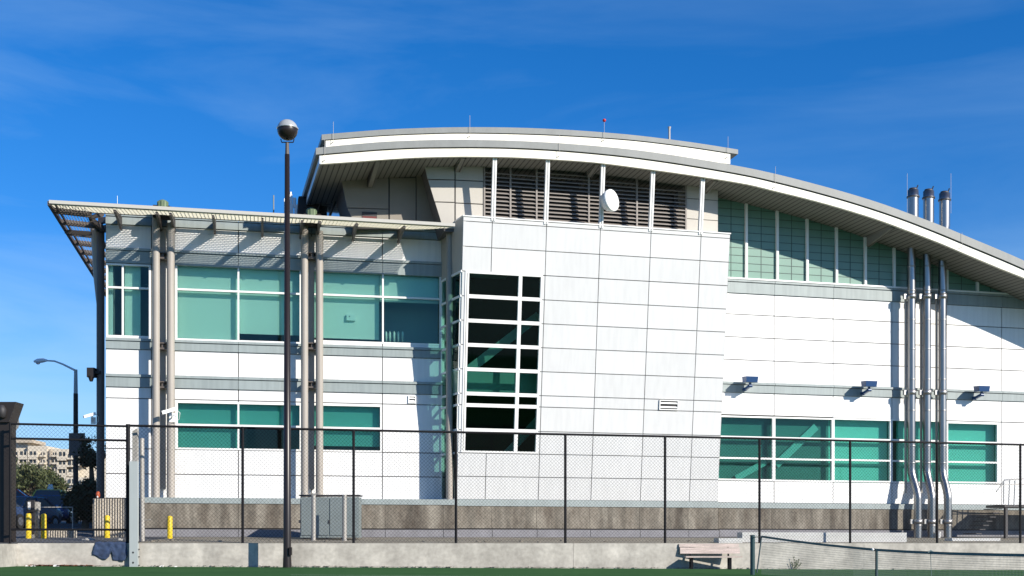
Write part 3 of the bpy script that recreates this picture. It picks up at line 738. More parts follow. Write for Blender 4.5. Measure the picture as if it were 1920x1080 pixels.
for a in bays+[Sx(UPO, 957, 380)]: lf.box(UPO, a-.035, a+.035, hb_, zs(a)+.1, -.1, .04); lf.build('louvre_frame', 'louvre', lo); lf = MB()
MB().box(UPO, sA_, sB_, hb_, zs(sA_)+.5, -1.5, -1.4).build('plant_room_wall', 'dark', bl)
ll = MB(); ll.box(UPO, Sx(UPO, 872, 400), Sx(UPO, 1340, 420), hb_-.4, hb_-.2, -3, -.1); ll.build('terrace_slab', 'roof_metal', bl)
# pier to the right of the louvres
up = MB(); a0, a1 = Sx(UPO, 1286, 400), Sx(UPO, 1346, 400)
for (h0_, h1_) in ((hb_, Hy(UPO, 1310, 412)), (Hy(UPO, 1310, 412)+.03, Hy(UPO, 1310, 374)), (Hy(UPO, 1310, 374)+.03, zs(a0)+.2)):
    up.box(UPO, a0, (a0+a1)/2-.012, h0_, h1_, -.9, 0); up.box(UPO, (a0+a1)/2+.012, a1, h0_, h1_, -.9, 0)
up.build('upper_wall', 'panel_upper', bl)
MB().box(UPO, a0+.02, a1-.02, hb_, zs(a0)+.1, -.95, -.04).build('wall_backing', 'joint', bl)
# panels left of the louvres with slanted edge
def ppoly(pl, pts, o0, o1, name, m, parent=None):
    b_ = MB(); f_ = [pl.P(x, y, o1) for x, y in pts]; return b_.prism(f_, -pl.Nn*(o1-o0)).build(name, m, parent or bl)
UA = UPO
q1 = [[(803, 337.5), (852, 338.5), (852, 378.5), (815, 377.5)], [(854.5, 338.7), (906, 341), (906, 382), (854.5, 379.5)],
      [(816, 379.5), (852, 380.5), (852, 428), (831, 428)], [(854.5, 381.5), (906, 384), (906, 432), (854.5, 430)],
      [(795, 303), (852, 300), (852, 336.5), (802, 335.5)], [(854.5, 300), (906, 300), (906, 339), (854.5, 336.7)]]
b_ = MB()
for pg in q1: b_.prism([UA.P(x, y, 0) for x, y in pg], -UA.Nn*.06)
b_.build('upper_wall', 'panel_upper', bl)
ppoly(UA, [(796, 301), (907, 299), (907, 434), (833, 434)], -1.8, -.061, 'wall_backing', 'joint')
# wall set further back, with the darker door-like bay
UB = M.shift(.25)
b_ = MB()
for pg in ([(640, 334), (728, 334), (728, 391.5), (651, 389)], [(652, 391), (728, 393), (728, 425), (668, 425)], [(731, 334), (779, 334), (779, 425), (731, 425)], [(781.5, 328), (815, 325), (840, 430), (781.5, 425)]):
    b_.prism([UB.P(x, y, 0) for x, y in pg], -UB.Nn*.06)
b_.build('upper_wall', 'panel_shaded', bl)
ppoly(UB, [(641, 325), (835, 318), (842, 430), (664, 428)], -3.5, -.061, 'wall_backing', 'joint')
ppoly(UB, [(679, 397), (707, 398), (707, 411), (679, 410)], 0.0, .03, 'wall_opening', 'dark')
ppoly(UB, [(680, 405), (706, 406), (706, 410.5), (680, 409.5)], .0, .034, 'wall_opening', 'dark_red')
UC = M.shift(-3)
UD = Plane(UC.P(622, 388), AM-R(42)); b_ = MB(); b_.prism([UD.P(x, y, 0) for x, y in [(607, 366), (637, 364), (655, 416), (592, 412)]], -UD.Nn*.08)
b_.build('slanted_panel', 'mirror_panel', bl)  # mirror angled to catch open sky, stands in for a see-through glass screen
b_ = MB(); b_.bar(UD.P(632, 366, .03), UD.P(617, 408, .03), .04); b_.bar(UC.P(607, 366, .03), UC.P(588, 412, .03), .05); b_.build('panel_rib', 'joint', bl)
ppoly(UC, [(575, 345), (690, 338), (690, 366), (575, 368)], -.6, .3, 'upper_beam', 'bracket')
ppoly(UC, [(560, 368), (606, 366), (593, 430), (556, 430)], -.6, -.1, 'upper_wall', 'hood')
ppoly(M.shift(-3.7), [(600, 340), (760, 330), (760, 430), (594, 430)], -1, 0, 'upper_wall', 'panel_shaded')

# --- clerestory of the right wing ------------------------------------
vx = [1343, 1398, 1456, 1512, 1567, 1621, 1675, 1774, 1831, 1883, 1938, 1995]
RG = RW.shift(-.02)
for i in range(len(vx)-1):
    a0 = Sx(RG, vx[i], 480)+.03; a1 = Sx(RG, vx[i+1], 480)-.03; h0 = hR['gs']
    def zr_(a):
        p = RG.pt(a, 0); aa = (p-FA.O).dot(FA.U); prev = None
        for r_ in SL:
            t = FA.P(r_[0], r_[3]); q_ = (t-FA.O).dot(FA.U)
            if q_ >= aa and prev: return prev[1]+(t.z-prev[1])*(aa-prev[0])/(q_-prev[0])
            prev = (q_, t.z)
        return h0+.3
    z0_, z1_ = zr_(a0), zr_(a1)
    z0_ = max(z0_, h0+.2); z1_ = max(z1_, h0+.1)
    b_ = MB(); b_.prism([RG.pt(a0, h0+.07, 0), RG.pt(a1, h0+.07, 0), RG.pt(a1, z1_+.15, 0), RG.pt(a0, z0_+.15, 0)], -RG.Nn*.06)
    w_ = b_.build('clerestory_pane', 'frost', bl)
    ln = MB(); h = h0+.07+.34; k = 0
    while h < max(z0_, z1_):
        ln.box(RG, a0, a1, h-.011, h+.011, 0, .012); h += .345
    nn = 2 if vx[i+1]-vx[i] < 70 else 4
    for j in range(1, nn): am = a0+(a1-a0)*j/nn; ln.box(RG, am-.011, am+.011, h0+.07, (z0_+z1_)/2+.1, 0, .013)
    ln.build('pane_joints', 'frost_line', w_)
    m_ = MB(); am = a1+.03; m_.box(RW, am-.055, am+.055, h0+.05, z1_+.15, -.15, .10); m_.build('mullion', 'frame', bl)
MB().box(RW, Sx(RW, 1343, 500), Sx(RW, 1995, 500), hR['gs'], hR['gs']+.07, -.2, .14).build('clerestory_sill', 'frame', bl)
# back volume so no daylight leaks under the roof
MB().box(RW, Sx(RW, 1343, 500), Sx(RW, 2100, 500), hR['gs'], hR['gs']+1.0, -8, -7.8).build('inner_wall', 'interior', bl)

# lightning rods on the roof edges
for (x, yt, yb, tall, pl, redcap) in ((625, 228, 266, .8, FB, 0), (881, 216, 255, .8, FB, 0), (1133, 226, 262, .7, FB, 1), (1365, 256, 294, .8, FB, 0),
      (609, 262, 300, .8, FA, 0), (1049, 253, 292, .8, FA, 0), (1454, 312, 350, .8, FA, 0), (1804, 436, 463, .6, FA, 0)):
    p0 = pl.P(x, yb, .12); p1 = pl.P(x, yt, .12)
    k = MB().tube([p0, p1], .007, 6); k.bar(p0, p0-pl.U*.1-pl.Nn*.12-Vector((0, 0, .06)), .02)
    ro = k.build('lightning_rod', 'galv', bl)
    if redcap: MB().lathe([(0.001, -.07), (.06, -.04), (.075, .02), (.05, .06), (0.001, .07)], p1, 12).build('rod_cap', 'red_paint', ro)
p0 = L.shift(CO).P(220, 384); MB().tube([p0, p0+Vector((0, 0, .35))], .012, 6).build('lightning_rod', 'aluminium', bl)
p0 = M.shift(-1).P(1255, 262); p1 = M.shift(-1).P(1255, 238)
k = MB().tube([p0-Vector((0, 0, .5)), p1-Vector((0, 0, .12)), p1], [.05, .05, .08], 12).build('roof_vent_pipe', 'galv', bl)

# ------------------------------------------------------------ exhaust pipes
def exhaust(x, xtop, ytop, xbot, label, first=True):
    pl = RW.shift(.62); pz = lambda px, py, o=.62: RW.P(px, py, o)
    r_ = .18
    root = empty('exhaust_pipe', RW.P(xbot, 1016, 1.15), label, 'pipe', 'exhaust pipes on the right wing')
    p_top = RW.shift(.62).P(xtop, ytop); px = p_top
    up_c = pz(x, 600); zt = pz(xtop, ytop).z
    b0 = RW.P(xbot, 1030, 1.05); b1 = RW.P(xbot, 935, 1.05)
    m0 = pz(x, 880)
    pts = [Vector((b0.x, b0.y, b0.z-.3)), Vector((b0.x, b0.y, b1.z))]
    for t_ in (0.0, .12, .3, .5, .7, .88, 1): 
        s_ = 3*t_*t_-2*t_**3; zz = b1.z+(m0.z-b1.z)*t_
        pts.append(Vector((b0.x+(m0.x-b0.x)*s_, b0.y+(m0.y-b0.y)*s_, zz+.001)))
    pts += [Vector((m0.x, m0.y, m0.z+.2)), Vector((m0.x, m0.y, pz(x, 470).z))]
    d = MB().tube(pts, r_, 24).build('duct', 'steel', root)
    rb = MB()
    for y in (985, 925, 905, 885, 868, 836, 770, 712, 655, 600, 560, 545, 500):
        if y > 925: c = Vector((b0.x, b0.y, RW.P(xbot, y, 1.05).z))
        elif y > 880:
            zz = pz(x, y).z; t_ = min(1, max(0, (zz-b1.z)/(m0.z-b1.z))); s_ = 3*t_*t_-2*t_**3; c = Vector((b0.x+(m0.x-b0.x)*s_, b0.y+(m0.y-b0.y)*s_, zz))
        else: c = Vector((m0.x, m0.y, pz(x, y).z))
        rb.lathe([(r_, -.03), (r_+.012, -.022), (r_+.012, .022), (r_, .03)], c, 24)
    rb.build('joint_ring', 'steel_dull', root)
    # upper run through the roof
    ct = Vector((m0.x, m0.y, 0)); zt0 = pz(x, 472).z; zt1 = pz(xtop, ytop+12).z
    cc = RW.P(xtop, ytop+40, .62); MB().tube([(m0.x, m0.y, zt0), (cc.x, cc.y, zt0+1.2), (cc.x, cc.y, zt1)], [r_, r_+.065, r_+.065], 24).build('stack', 'steel', root)
    zc = zt1; cap = MB().lathe([(r_+.068, 0), (r_+.10, .01), (r_+.10, .09), (r_+.068, .11), (r_+.066, .36), (r_-.02, .36), (r_-.02, .1)], (cc.x, cc.y, zc-.06), 24)
    cap.build('stack_collar', 'steel', root)
    MB().lathe([(r_+.11, 0), (r_+.11, .05)], (cc.x, cc.y, zc-.04), 24).build('clamp_ring', 'cap_dark', root)
    k = MB(); k.lathe([(r_-.01, 0), (r_+.03, .05), (r_, .13), (.01, .13)], (cc.x, cc.y, zc+.26), 20); k.bar((cc.x+.12, cc.y-.05, zc+.3), (cc.x+.2, cc.y-.08, zc+.52), .05)
    k.build('rain_flap', 'cap_dark', root)
    # wall clamps
    for y, of, xx in ((556, .62, x), (736, .62, x), (978, 1.05, xbot)):
        z = RW.P(xx, y, of).z; a_ = RW.sh(xx, y, of)[0]
        ck = MB(); ck.box(RW, a_-.36, a_+.19, z-.11, z+.11, of-.14, of-.02); ck.lathe([(r_+.004, -.11), (r_+.03, -.11), (r_+.03, .11), (r_+.004, .11)], RW.pt(a_, z, of), 24)
        ck.build('wall_clamp', 'steel_dull', root)
    # slim companion pipe beside it
    sp = MB(); a_ = RW.sh(x-11, 700, .35)[0]
    sp.tube([RW.pt(a_, RW.P(x, 925, .35).z, .35), RW.pt(a_, pz(x, 560).z, .35)], .06, 12); sp.build('companion_pipe', 'galv', root)
    return root
exhaust(1709, 1712, 357, 1721, 'leftmost of the three shiny steel exhaust pipes running up the wall')
exhaust(1738, 1741, 359, 1747, 'middle one of the three shiny steel exhaust pipes on the wall')
exhaust(1767, 1771, 363, 1777, 'rightmost of the three shiny steel exhaust pipes running up the wall')
k = MB()
for x in (1701, 1783): p0 = M.shift(-.3).P(x, 400); p1 = M.shift(-.3).P(x, 325); k.tube([p0, p1], .008, 6)
k.build('lightning_rod', 'galv', bl)

# ------------------------------------------------------------ floodlights, cameras, dish
def floodlight():
    r_ = empty('floodlight', (0, 0, 0), 'x', 'floodlight', 'blue box floodlights on the right wing', rz=AM)
    X = Plane((0, 0, 0), 0); r_.rotation_euler = (0, 0, 0)
    b_ = MB(); w2, d2 = .29, .22
    b_.hexa([(-w2, .14, .10), (w2, .14, .10), (w2, .20, .36), (-w2, .20, .36), (-w2+.02, -.22, .08), (w2-.02, -.22, .08), (w2, -.26, .33), (-w2, -.26, .33)])
    h = b_.build('housing', 'floodlight', r_)
    MB().abox(-w2+.03, w2-.03, -.2, .1, .072, .098).build('lamp_lens', 'lens_glass', r_)
    k = MB(); k.bar((0, -.02, .1), (0, -.02, -.08), .09); k.bar((0, -.03, -.05), (-.02, .42, -.16), .1, .12); k.tube([(-.02, .42, -.16), (-.02, .56, -.16)], .09, 12); k.tube([(-.07, -.03, -.06), (.09, -.03, -.06)], .07, 12)
    k.build('arm', 'floodlight', r_); return r_
fl0 = floodlight()
for i, (x, y, lb) in enumerate(((1406, 721, 'blue floodlight beside the leaning block, leftmost of three'), (1629, 729, 'blue floodlight on the grey band left of the exhaust pipes'), (1840, 738, 'blue floodlight to the right of the exhaust pipes'))):
    o = fl0 if i == 0 else dup(fl0)
    o.location = RW.P(x, y, .62); o.rotation_euler = (0, 0, AM); o['label'] = lb
def seccam(loc, rz, label, s=1.0):
    r_ = empty('security_camera', (0, 0, 0), label, 'camera')
    k = MB(); k.bar((-.34, -.12, .02), (.22, .02, .22), .15, .14); k.build('housing', 'white_plastic', r_)
    k = MB(); k.bar((-.36, -.125, .013), (-.345, -.12, .018), .12, .11); k.build('lens', 'dark', r_)
    k = MB(); k.tube([(.05, 0, .1), (.06, .05, -.1), (.02, .3, -.16)], .035, 8); k.abox(-.06, .18, .26, .32, -.3, .05); k.tube([(.2, 0, .2), (.36, .05, .05), (.33, .1, -.2), (.1, .15, -.28)], .012, 6); k.build('bracket', 'white_plastic', r_)
    r_.location = loc; r_.rotation_euler = (0, 0, rz); r_.scale = (s, s, s); return r_
seccam(L.P(320, 776, 1.05), AM, 'white security camera on the pale column beside the lower windows')
r_ = seccam(at(171, 783, 50.6), R(10), 'small white security camera on the dark corner column', .8)
k = MB(); p = at(174, 701, 50.7); k.abox(p.x-.2, p.x+.1, p.y-.15, p.y+.15, p.z-.15, p.z+.24); k.tube([(p.x-.05, p.y-.05, p.z-.32), (p.x-.05, p.y-.05, p.z-.1)], [.06, .14], 12)
k.abox(p.x+.08, p.x+.32, p.y-.05, p.y+.05, p.z, p.z+.12)
tag(k.build('speaker_box', 'hood'), 'dark box fixture on the corner column under the canopy', 'fixture')
dr = empty('satellite_dish', B.P(1146, 376, .35), 'round white satellite dish on a post in front of the louvres', 'dish')
k = MB(); c = B.P(1146, 376, .45); ax = Vector((.74, -.66, .08)).normalized()
sx_ = ax.cross(Vector((0, 0, 1))).normalized(); sy_ = sx_.cross(ax)
def ring(rr_, t_, n=24): return [c+ax*t_+sx_*rr_*math.cos(2*math.pi*i/n)+sy_*rr_*math.sin(2*math.pi*i/n) for i in range(n)]
vs = []; fs = []
for (rr_, t_) in ((.08, -.28), (.38, -.26), (.46, -.05), (.46, .06), (.43, .08), (.25, .105), (.02, .115)): vs += ring(rr_, t_)
for i in range(6):
    for j in range(24): fs.append((i*24+j, i*24+(j+1) % 24, (i+1)*24+(j+1) % 24, (i+1)*24+j))
k.add(vs, fs, True); k.build('dish', 'white_plastic', dr)
k = MB(); k.bar(c-ax*.25, B.P(1129, 378, 0), .08); k.bar(B.P(1129, 366, .02), B.P(1129, 390, .02), .1); k.build('mount', 'aluminium', dr)
# rooftop antennas behind the lamp post
an = empty('antenna_cluster', L.P(549, 404, -4), 'cluster of white rooftop antennas beside the lamp post', 'antenna')
for (x, y0, y1, rr_) in ((513, 366, 404, .03), (533, 372, 404, .02), (545, 360, 404, .05), (554, 372, 404, .04)):
    pl_ = L.shift(-4); MB().tube([pl_.P(x, y1+6), pl_.P(x, y0)], rr_, 8).build('mast', 'aluminium' if x != 513 else 'cabinet', an)
for (x, y) in ((545, 374), (552, 380), (547, 392), (555, 393)):
    p = L.shift(-3.9).P(x, y); k = MB(); k.abox(p.x-.07, p.x+.07, p.y-.05, p.y+.05, p.z-.22, p.z+.22); k.build('panel_antenna', 'white_plastic', an)

# ------------------------------------------------------------ court wall and what stands on it
wz = .9
cw = MB(); a0 = Sx(WL, 33, 1040); a1 = WL.sh(2100, 1040)[0]
n = 26
js = [a0]; 
for x in (484, 1075, 1620): js.append(Sx(WL, x, 1040))
js.append(a1)
for i in range(len(js)-1): cw.box(WL, js[i]+(.006 if i else 0), js[i+1]-.006, -.8, wz, -.28, 0)
cwo = tag(cw.build('court_wall', 'court_concrete'), 'low stained concrete retaining wall running along the back of the tennis court', 'wall')
cw.box(WL, a0, a1, -.8, wz-.02, -.27, -.02)
# side wall coming forward on the left
p = WL.pt(a0, 0, 0); k = MB(); dirv = (at(-400, HY, 27)-Vector((p.x, p.y, EYE))); dirv.z = 0; dl = dirv.length; dirv.normalize(); nx = Vector((-dirv.y, dirv.x, 0))
if nx.x > 0: nx = -nx
vs = [Vector((p.x, p.y, -.8)), Vector((p.x, p.y, wz))]
k.hexa([p+nx*.28+Vector((0, 0, -.8)), p+dirv*dl+nx*.28+Vector((0, 0, -.8)), p+dirv*dl+nx*.28+Vector((0, 0, wz-.02)), p+nx*.28+Vector((0, 0, wz-.02)),
        p+Vector((0, 0, -.8)), p+dirv*dl+Vector((0, 0, -.8)), p+dirv*dl+Vector((0, 0, wz-.02)), p+Vector((0, 0, wz-.02))])
tag(k.build('side_wall', 'court_concrete'), 'low pale concrete wall at the left side of the court', 'wall')
# fence
WF = WL.shift(-.12)
fpost = [240, 455, 663, 855, 1060, 1247, 1424, 1594, 1757, 1913, 2060]
fn = empty('chain_link_fence', WF.P(240, 1018), 'tall black chain link fence standing on the concrete court wall', 'fence', rz=0)
ftop = lambda a: WF.sh(240, 798)[1]+(a-WF.sh(240, 798)[0])*(WF.sh(1913, 834)[1]-WF.sh(240, 798)[1])/(WF.sh(1913, 834)[0]-WF.sh(240, 798)[0])
pa = [WF.sh(x, 900)[0] for x in fpost]
for i, a in enumerate(pa):
    h = ftop(a)
    MB().tube([WF.pt(a, wz-.3, 0), WF.pt(a, h+.05, 0)], .05 if i else .075, 10).build('post', 'black_metal', fn)
k = MB(); k.tube([WF.pt(pa[0], ftop(pa[0]), 0), WF.pt(pa[5], ftop(pa[5])+.03, 0), WF.pt(pa[-1], ftop(pa[-1]), 0)], .042, 8); k.build('top_rail', 'black_metal', fn)
def chain(pl, a0, a1, h0, h1f, pitch, w_, name, parent, o=0.03, m='black_metal'):
    b_ = MB(); hmax = max(h1f(a0), h1f(a1))-h0; nn = int((a1-a0+hmax)/pitch)+2
    # every strand is a thin three-sided wire, clipped to the panel
    def strand(p_, q_, dz):
        P_ = pl.pt(*p_, o+dz); Q_ = pl.pt(*q_, o+dz); d_ = (Q_-P_).normalized(); nrm = pl.Nn; t_ = d_.cross(nrm)*w_/2
        b_.add([P_-t_, P_+t_, Q_+t_, Q_-t_], [(0, 1, 2, 3)])
    for i in range(nn):
        # rising to the right: from (s,h0)
        for sg in (1, -1):
            st_ = (a0-hmax+i*pitch) if sg == 1 else (a0+i*pitch)
            s0, s1 = st_, st_+sg*hmax; lo, hi = 0, 1
            f0 = lambda s_: (s_-s0)/(s1-s0)
            t0 = f0(a0); t1 = f0(a1); lo = max(0, min(t0, t1)); hi = min(1, max(t0, t1))
            if hi-lo < .01: continue
            A = (s0+(s1-s0)*lo, h0+hmax*lo); Bp = (s0+(s1-s0)*hi, h0+hmax*hi)
            if Bp[1] > h1f(Bp[0]): Bp = (Bp[0]-sg*(Bp[1]-h1f(Bp[0])), h1f(Bp[0]))
            strand(A, Bp, 0 if sg == 1 else .004)
    return b_.build(name, m, parent)
chain(WF, pa[0], pa[-1], wz+.03, lambda a: ftop(a), .135, .0062, 'chain_link_mesh', fn)
# gate panel at the left end
gt = empty('chain_link_gate', WF.P(20, 1018), 'black chain link gate panel with two top rails at the left end', 'gate')
ga0 = WF.sh(18, 900)[0]; ga1 = pa[0]; g1 = WF.sh(130, 797)[1]; g2 = WF.sh(130, 824)[1]; g3 = WF.sh(130, 993)[1]
k = MB()
for h in (g1, g2, g3): k.tube([WF.pt(ga0, h, 0), WF.pt(ga1, h, 0)], .038, 8)
k.tube([WF.pt(ga0+.02, wz-.1, 0), WF.pt(ga0+.02, g1+.05, 0)], .04, 8); k.build('frame', 'black_metal', gt)
chain(WF, ga0, ga1, wz+.02, lambda a: g1, .135, .0062, 'chain_link_mesh', gt)

# wide grey steel post in front of the wall and the posts behind it
gp = empty('steel_post', at(250, 1062, WL.P(250, 1040).y-.25), 'wide flat grey steel post with holes near its foot', 'post')
D = WL.P(250, 1040).y-.25
p0 = at(242.5, 1062, D); p1 = at(258, 865, D); k = MB(); k.abox(p0.x, p1.x, D, D+.13, p0.z-.05, p1.z); k.build('shaft', 'grey_post', gp)
k = MB()
for y in (1036, 1055):
    q_ = at(249.5, y, D); k.tube([(q_.x, D-.004, q_.z), (q_.x, D+.02, q_.z)], .035, 12)
for y in (1016, 1030, 1044, 1060):
    q_ = at(260.5, y, D); k.tube([(q_.x-.03, D+.05, q_.z), (q_.x+.012, D+.05, q_.z)], .02, 8)
k.build('bolt_hole', 'dark', gp)
D = WL.P(250, 1040).y+.5; k = MB(); p0 = at(248, 900, D); p1 = at(257, 803, D); k.hexa([(p0.x, D+.2, .8), (p1.x, D+.2, .8), (p1.x, D+.2, p1.z), (p0.x, D+.2, p1.z-.1), (p0.x, D, .8), (p1.x, D, .8), (p1.x, D, p1.z), (p0.x, D, p1.z-.1)])
tag(k.build('concrete_post', 'concrete'), 'mottled concrete post rising behind the flat grey steel post', 'post')
D = WL.P(268, 1040).y+1.6; k = MB(); p0 = at(267, 1016, D); p1 = at(266, 822, D); k.tube([(p0.x, D, p0.z-.1), (p1.x, D, p1.z)], .085, 14)
for y in (944, 976): q_ = at(272, y, D); k.tube([(p0.x, D, q_.z), (p0.x+.3, D-.02, q_.z+.03)], .02, 6)
tag(k.build('pipe_post', 'galv'), 'slim beige pipe post with two short side arms', 'post')

# bollards
bo0 = None
for i, (x, yt, yb, D, lb) in enumerate(((53.5, 962, 1016, 46, 'scuffed yellow bollard nearest the left pillar, beside the grey post'), (82, 963, 1016, 46.2, 'yellow bollard directly right of the grey control post'),
        (201, 966, 1012, 47.5, 'yellow bollard in front of the corrugated metal gate'), (318.5, 967, 1016, 47.2, 'lone sunlit yellow bollard in front of the concrete base'))):
    if bo0 is None:
        bo0 = empty('bollard', (0, 0, 0), 'x', 'bollard', 'yellow bollards behind the court wall')
        MB().lathe([(.15, -.4), (.15, .02), (.1, .03), (.1, .96), (.085, 1.0), (.05, 1.025), (.001, 1.03)], (0, 0, 0), 16).build('post', 'yellow', bo0); o = bo0
    else: o = dup(bo0)
    p = at(x, yb, D); o.location = (p.x, p.y, at(x, yt, D).z-1.03); o['label'] = lb
p = at(53.5, 960, 46); k = MB(); k.abox(p.x-.09, p.x+.12, 46.2, 46.32, p.z-.8, p.z+.45); k.abox(p.x-.12, p.x+.16, 46.12, 46.2, p.z+.02, p.z+.40)
sr = tag(k.build('card_reader', 'dark'), 'small dark card reader box with a white face behind the left bollard', 'box')
MB().abox(p.x-.06, p.x+.03, 46.08, 46.12, p.z+.1, p.z+.38).build('face_plate', 'paper', sr)
p = at(67, 1018, 46.4); z = at(67, 941, 46.4).z; k = MB(); k.abox(p.x-.1, p.x+.1, 46.3, 46.5, .7, z)
cp_ = tag(k.build('control_post', 'galv'), 'square grey control post between two yellow bollards', 'post'); MB().abox(p.x-.13, p.x+.13, 46.24, 46.54, z-.32, z-.02).build('control_box', 'concrete', cp_)
# hoop rail
k = MB(); a_ = at(70, 951, 52); b_ = at(136, 951, 52); D = 52
k.tube([(a_.x, D, 1.0), (a_.x, D, a_.z), (b_.x, D, b_.z), (b_.x, D, 1.0)], .025, 8)
tag(k.build('hoop_rail', 'galv'), 'thin grey metal hoop rail beside the parked cars', 'rail')
# corrugated gate and low corrugated screen
def corr(x0, x1, y0, y1, D, label, n=26):
    k = MB(); a_ = at(x0, y1, D); b_ = at(x1, y0, D); w_ = (b_.x-a_.x)/n; vs = []
    N_ = n*4
    for i in range(N_+1):
        xx = a_.x+(b_.x-a_.x)*i/N_; yy = D+.035*math.sin(i*math.pi/2+.4)
        vs += [(xx, yy, a_.z), (xx, yy, b_.z)]
    fs = [(2*i, 2*i+2, 2*i+3, 2*i+1) for i in range(N_)]
    k.add(vs, fs); r_ = empty('corrugated_screen', (a_.x, D, a_.z), label, 'screen'); k.build('sheet', 'corrugated', r_)
    f_ = MB(); f_.bar((a_.x, D+.06, b_.z), (b_.x, D+.06, b_.z), .05); f_.bar((a_.x, D+.06, a_.z), (a_.x, D+.06, b_.z), .05); f_.build('frame', 'black_metal', r_)
corr(174, 238, 935, 1014, 48.2, 'tall corrugated metal gate between the corner column and grey post', 13)
corr(88, 144, 995, 1017, 47.2, 'low corrugated metal screen beside the yellow bollards', 12)
k = MB()
for (x, y, s_) in ((165, 1013, .16), (172, 1012, .12), (158, 1014, .12), (225, 1012, .1)):
    p = at(x, y, 45); k.lathe([(0.01, -s_*.6), (s_, -.05), (s_*1.1, .02), (s_*.5, s_*.5), (0.01, s_*.55)], p, 9)
tag(k.build('rubble', 'concrete'), 'small heap of pale rubble lying on the wall by the garment', 'rubble')

# lamp post with globe
D = WL.P(538, 1040).y-1.35; p0 = at(538.5, 1064, D); zt = at(538, 268, D).z
lp = empty('lamp_post', (p0.x, p0.y, p0.z), 'tall black lamp post with a round globe, standing on the court', 'lamp post')
MB().lathe([(.15, 0), (.15, .12), (.135, .5), (.085, zt-p0.z-.4), (.075, zt-p0.z-.4)], p0, 24).build('pole', 'pole_black', lp)
MB().lathe([(.075, -.4), (.06, 0)], (p0.x, p0.y, zt), 16).build('neck', 'bracket', lp)
k = MB(); k.abox(p0.x+.1, p0.x+.19, p0.y-.2, p0.y-.08, p0.z+.15+.28, p0.z+.7); k.build('access_box', 'pole_black', lp)
gc = at(539, 244, D); gr = 19.6/F*D
def arc(t0, t1, n, r_): return [(max(.001, r_*math.sin(R(t))), -r_*math.cos(R(t))) for t in [t0+(t1-t0)*i/n for i in range(n+1)]]
MB().lathe(arc(100, 180, 12, gr), gc, 32).build('globe_shade', 'globe_top', lp)
MB().lathe(arc(0, 97, 14, gr*.975), gc, 32).build('globe', 'pole_black', lp)
MB().lathe([(gr*.98, .10*gr), (gr*1.03, .12*gr), (gr*1.03, .2*gr), (gr, .2*gr)], gc, 32).build('globe_rim', 'aluminium', lp)
k = MB()
for sg in (-1, 1): k.tube([(gc.x, gc.y, gc.z-gr-.06), (gc.x+sg*.2, gc.y, gc.z-gr-.06), (gc.x+sg*.23, gc.y, gc.z-gr+.05)], .02, 6)
k.build('cradle', 'pole_black', lp)

# utility cabinets and guard posts
D = 47.6; ub = empty('utility_cabinet', at(607, 1008, D), 'grey green twin door utility cabinet behind the fence', 'cabinet')
def cab(x0, x1, yt, dz=0): p0 = at(x0, 1008, D); p1 = at(x1, yt, D); return MB().abox(p0.x, p1.x, D+dz, D+.8, p0.z, p1.z)
cab(563, 673, 932).build('case', 'cabinet', ub)
k = MB(); 
for (x0, x1) in ((565, 616), (619, 648), (650, 671)):
    p0 = at(x0, 1006, D); p1 = at(x1, 935, D); k.abox(p0.x, p1.x, D-.03, D+.002, p0.z+.05, p1.z)
k.build('door', 'cabinet', ub)
k = MB(); p0 = at(561, 1008, D); p1 = at(675, 930, D); k.abox(p0.x, p1.x, D-.05, D+.85, p1.z+.0, p1.z+.05)
for x in (570, 590, 612, 640, 665): q_ = at(x, 1008, D); k.abox(q_.x-.03, q_.x+.03, D+.05, D+.1, q_.z-.25, q_.z)
k.build('cap_and_feet', 'cap_dark', ub)
k = MB()
for x in (617.5, 562): q_ = at(x, 978, D); k.abox(q_.x-.03, q_.x+.03, D-.06, D-.03, q_.z-.06, q_.z+.06)
k.build('latch', 'cap_dark', ub)
for (x, yt, lb) in ((588, 928, 'galvanised guard post with a flat top plate before the cabinet'), (646, 928, 'plain galvanised guard post before the right cabinet door')):
    D2 = 46.6; p0 = at(x, 1020, D2); p1 = at(x, yt, D2); k = MB().tube([(p0.x, D2, p0.z), (p0.x, D2, p1.z)], .085, 14)
    if x == 588: k.abox(p0.x-.2, p0.x+.12, D2-.05, D2+.05, p1.z+.02, p1.z+.06); k.tube([(p0.x, D2, p1.z-.01), (p0.x, D2, p1.z+.03)], .05, 8)
    tag(k.build('guard_post', 'galv'), lb, 'post', 'guard posts before the cabinet')
# pale kerb blocks on the right
for (x0, x1, y0, y1, D, lb) in ((1348, 1392, 1009, 1020, 47.9, 'short pale kerb block behind the bench'), (1392, 1700, 998, 1022, 48.8, 'long pale concrete planter edge behind the fence'), (1784, 1876, 1009, 1021, 52.5, 'pale low kerb right of the exhaust pipes')):
    Q = Plane((*at(x0, HY, D)[:2], 0), AM); a0 = 0; a1 = Sx(Q, x1, 1015); h1 = Hy(Q, x0, y0); k = MB().box(Q, 0, a1, .5, h1, -.5, 0); k.box(Q, .05, a1-.05, h1-.14, h1-.11, 0, .012)
    tag(k.build('kerb_block', 'curb_white'), lb, 'kerb')
Q = M.shift(2.0)
k = MB(); k.tube([Q.P(1400, 1005), Q.P(1606, 1006)], .03, 6); k.tube([Q.P(1606, 1006), Q.P(1606, 1022)], .03, 6)
tag(k.build('ground_pipe', 'steel_dull'), 'thin dark pipe running along the pale planter edge', 'pipe')
k = MB(); k.tube([RW.P(1692, 1018, .7), RW.P(1692, 1000, .7)], .14, 14); k.tube([RW.P(1760, 1016, 1.4), RW.P(1760, 997, 1.4)], [.06, .1], 12)
tag(k.build('drain_stub', 'curb_white'), 'short pale drain stubs at the foot of the exhaust pipes', 'drain stub')

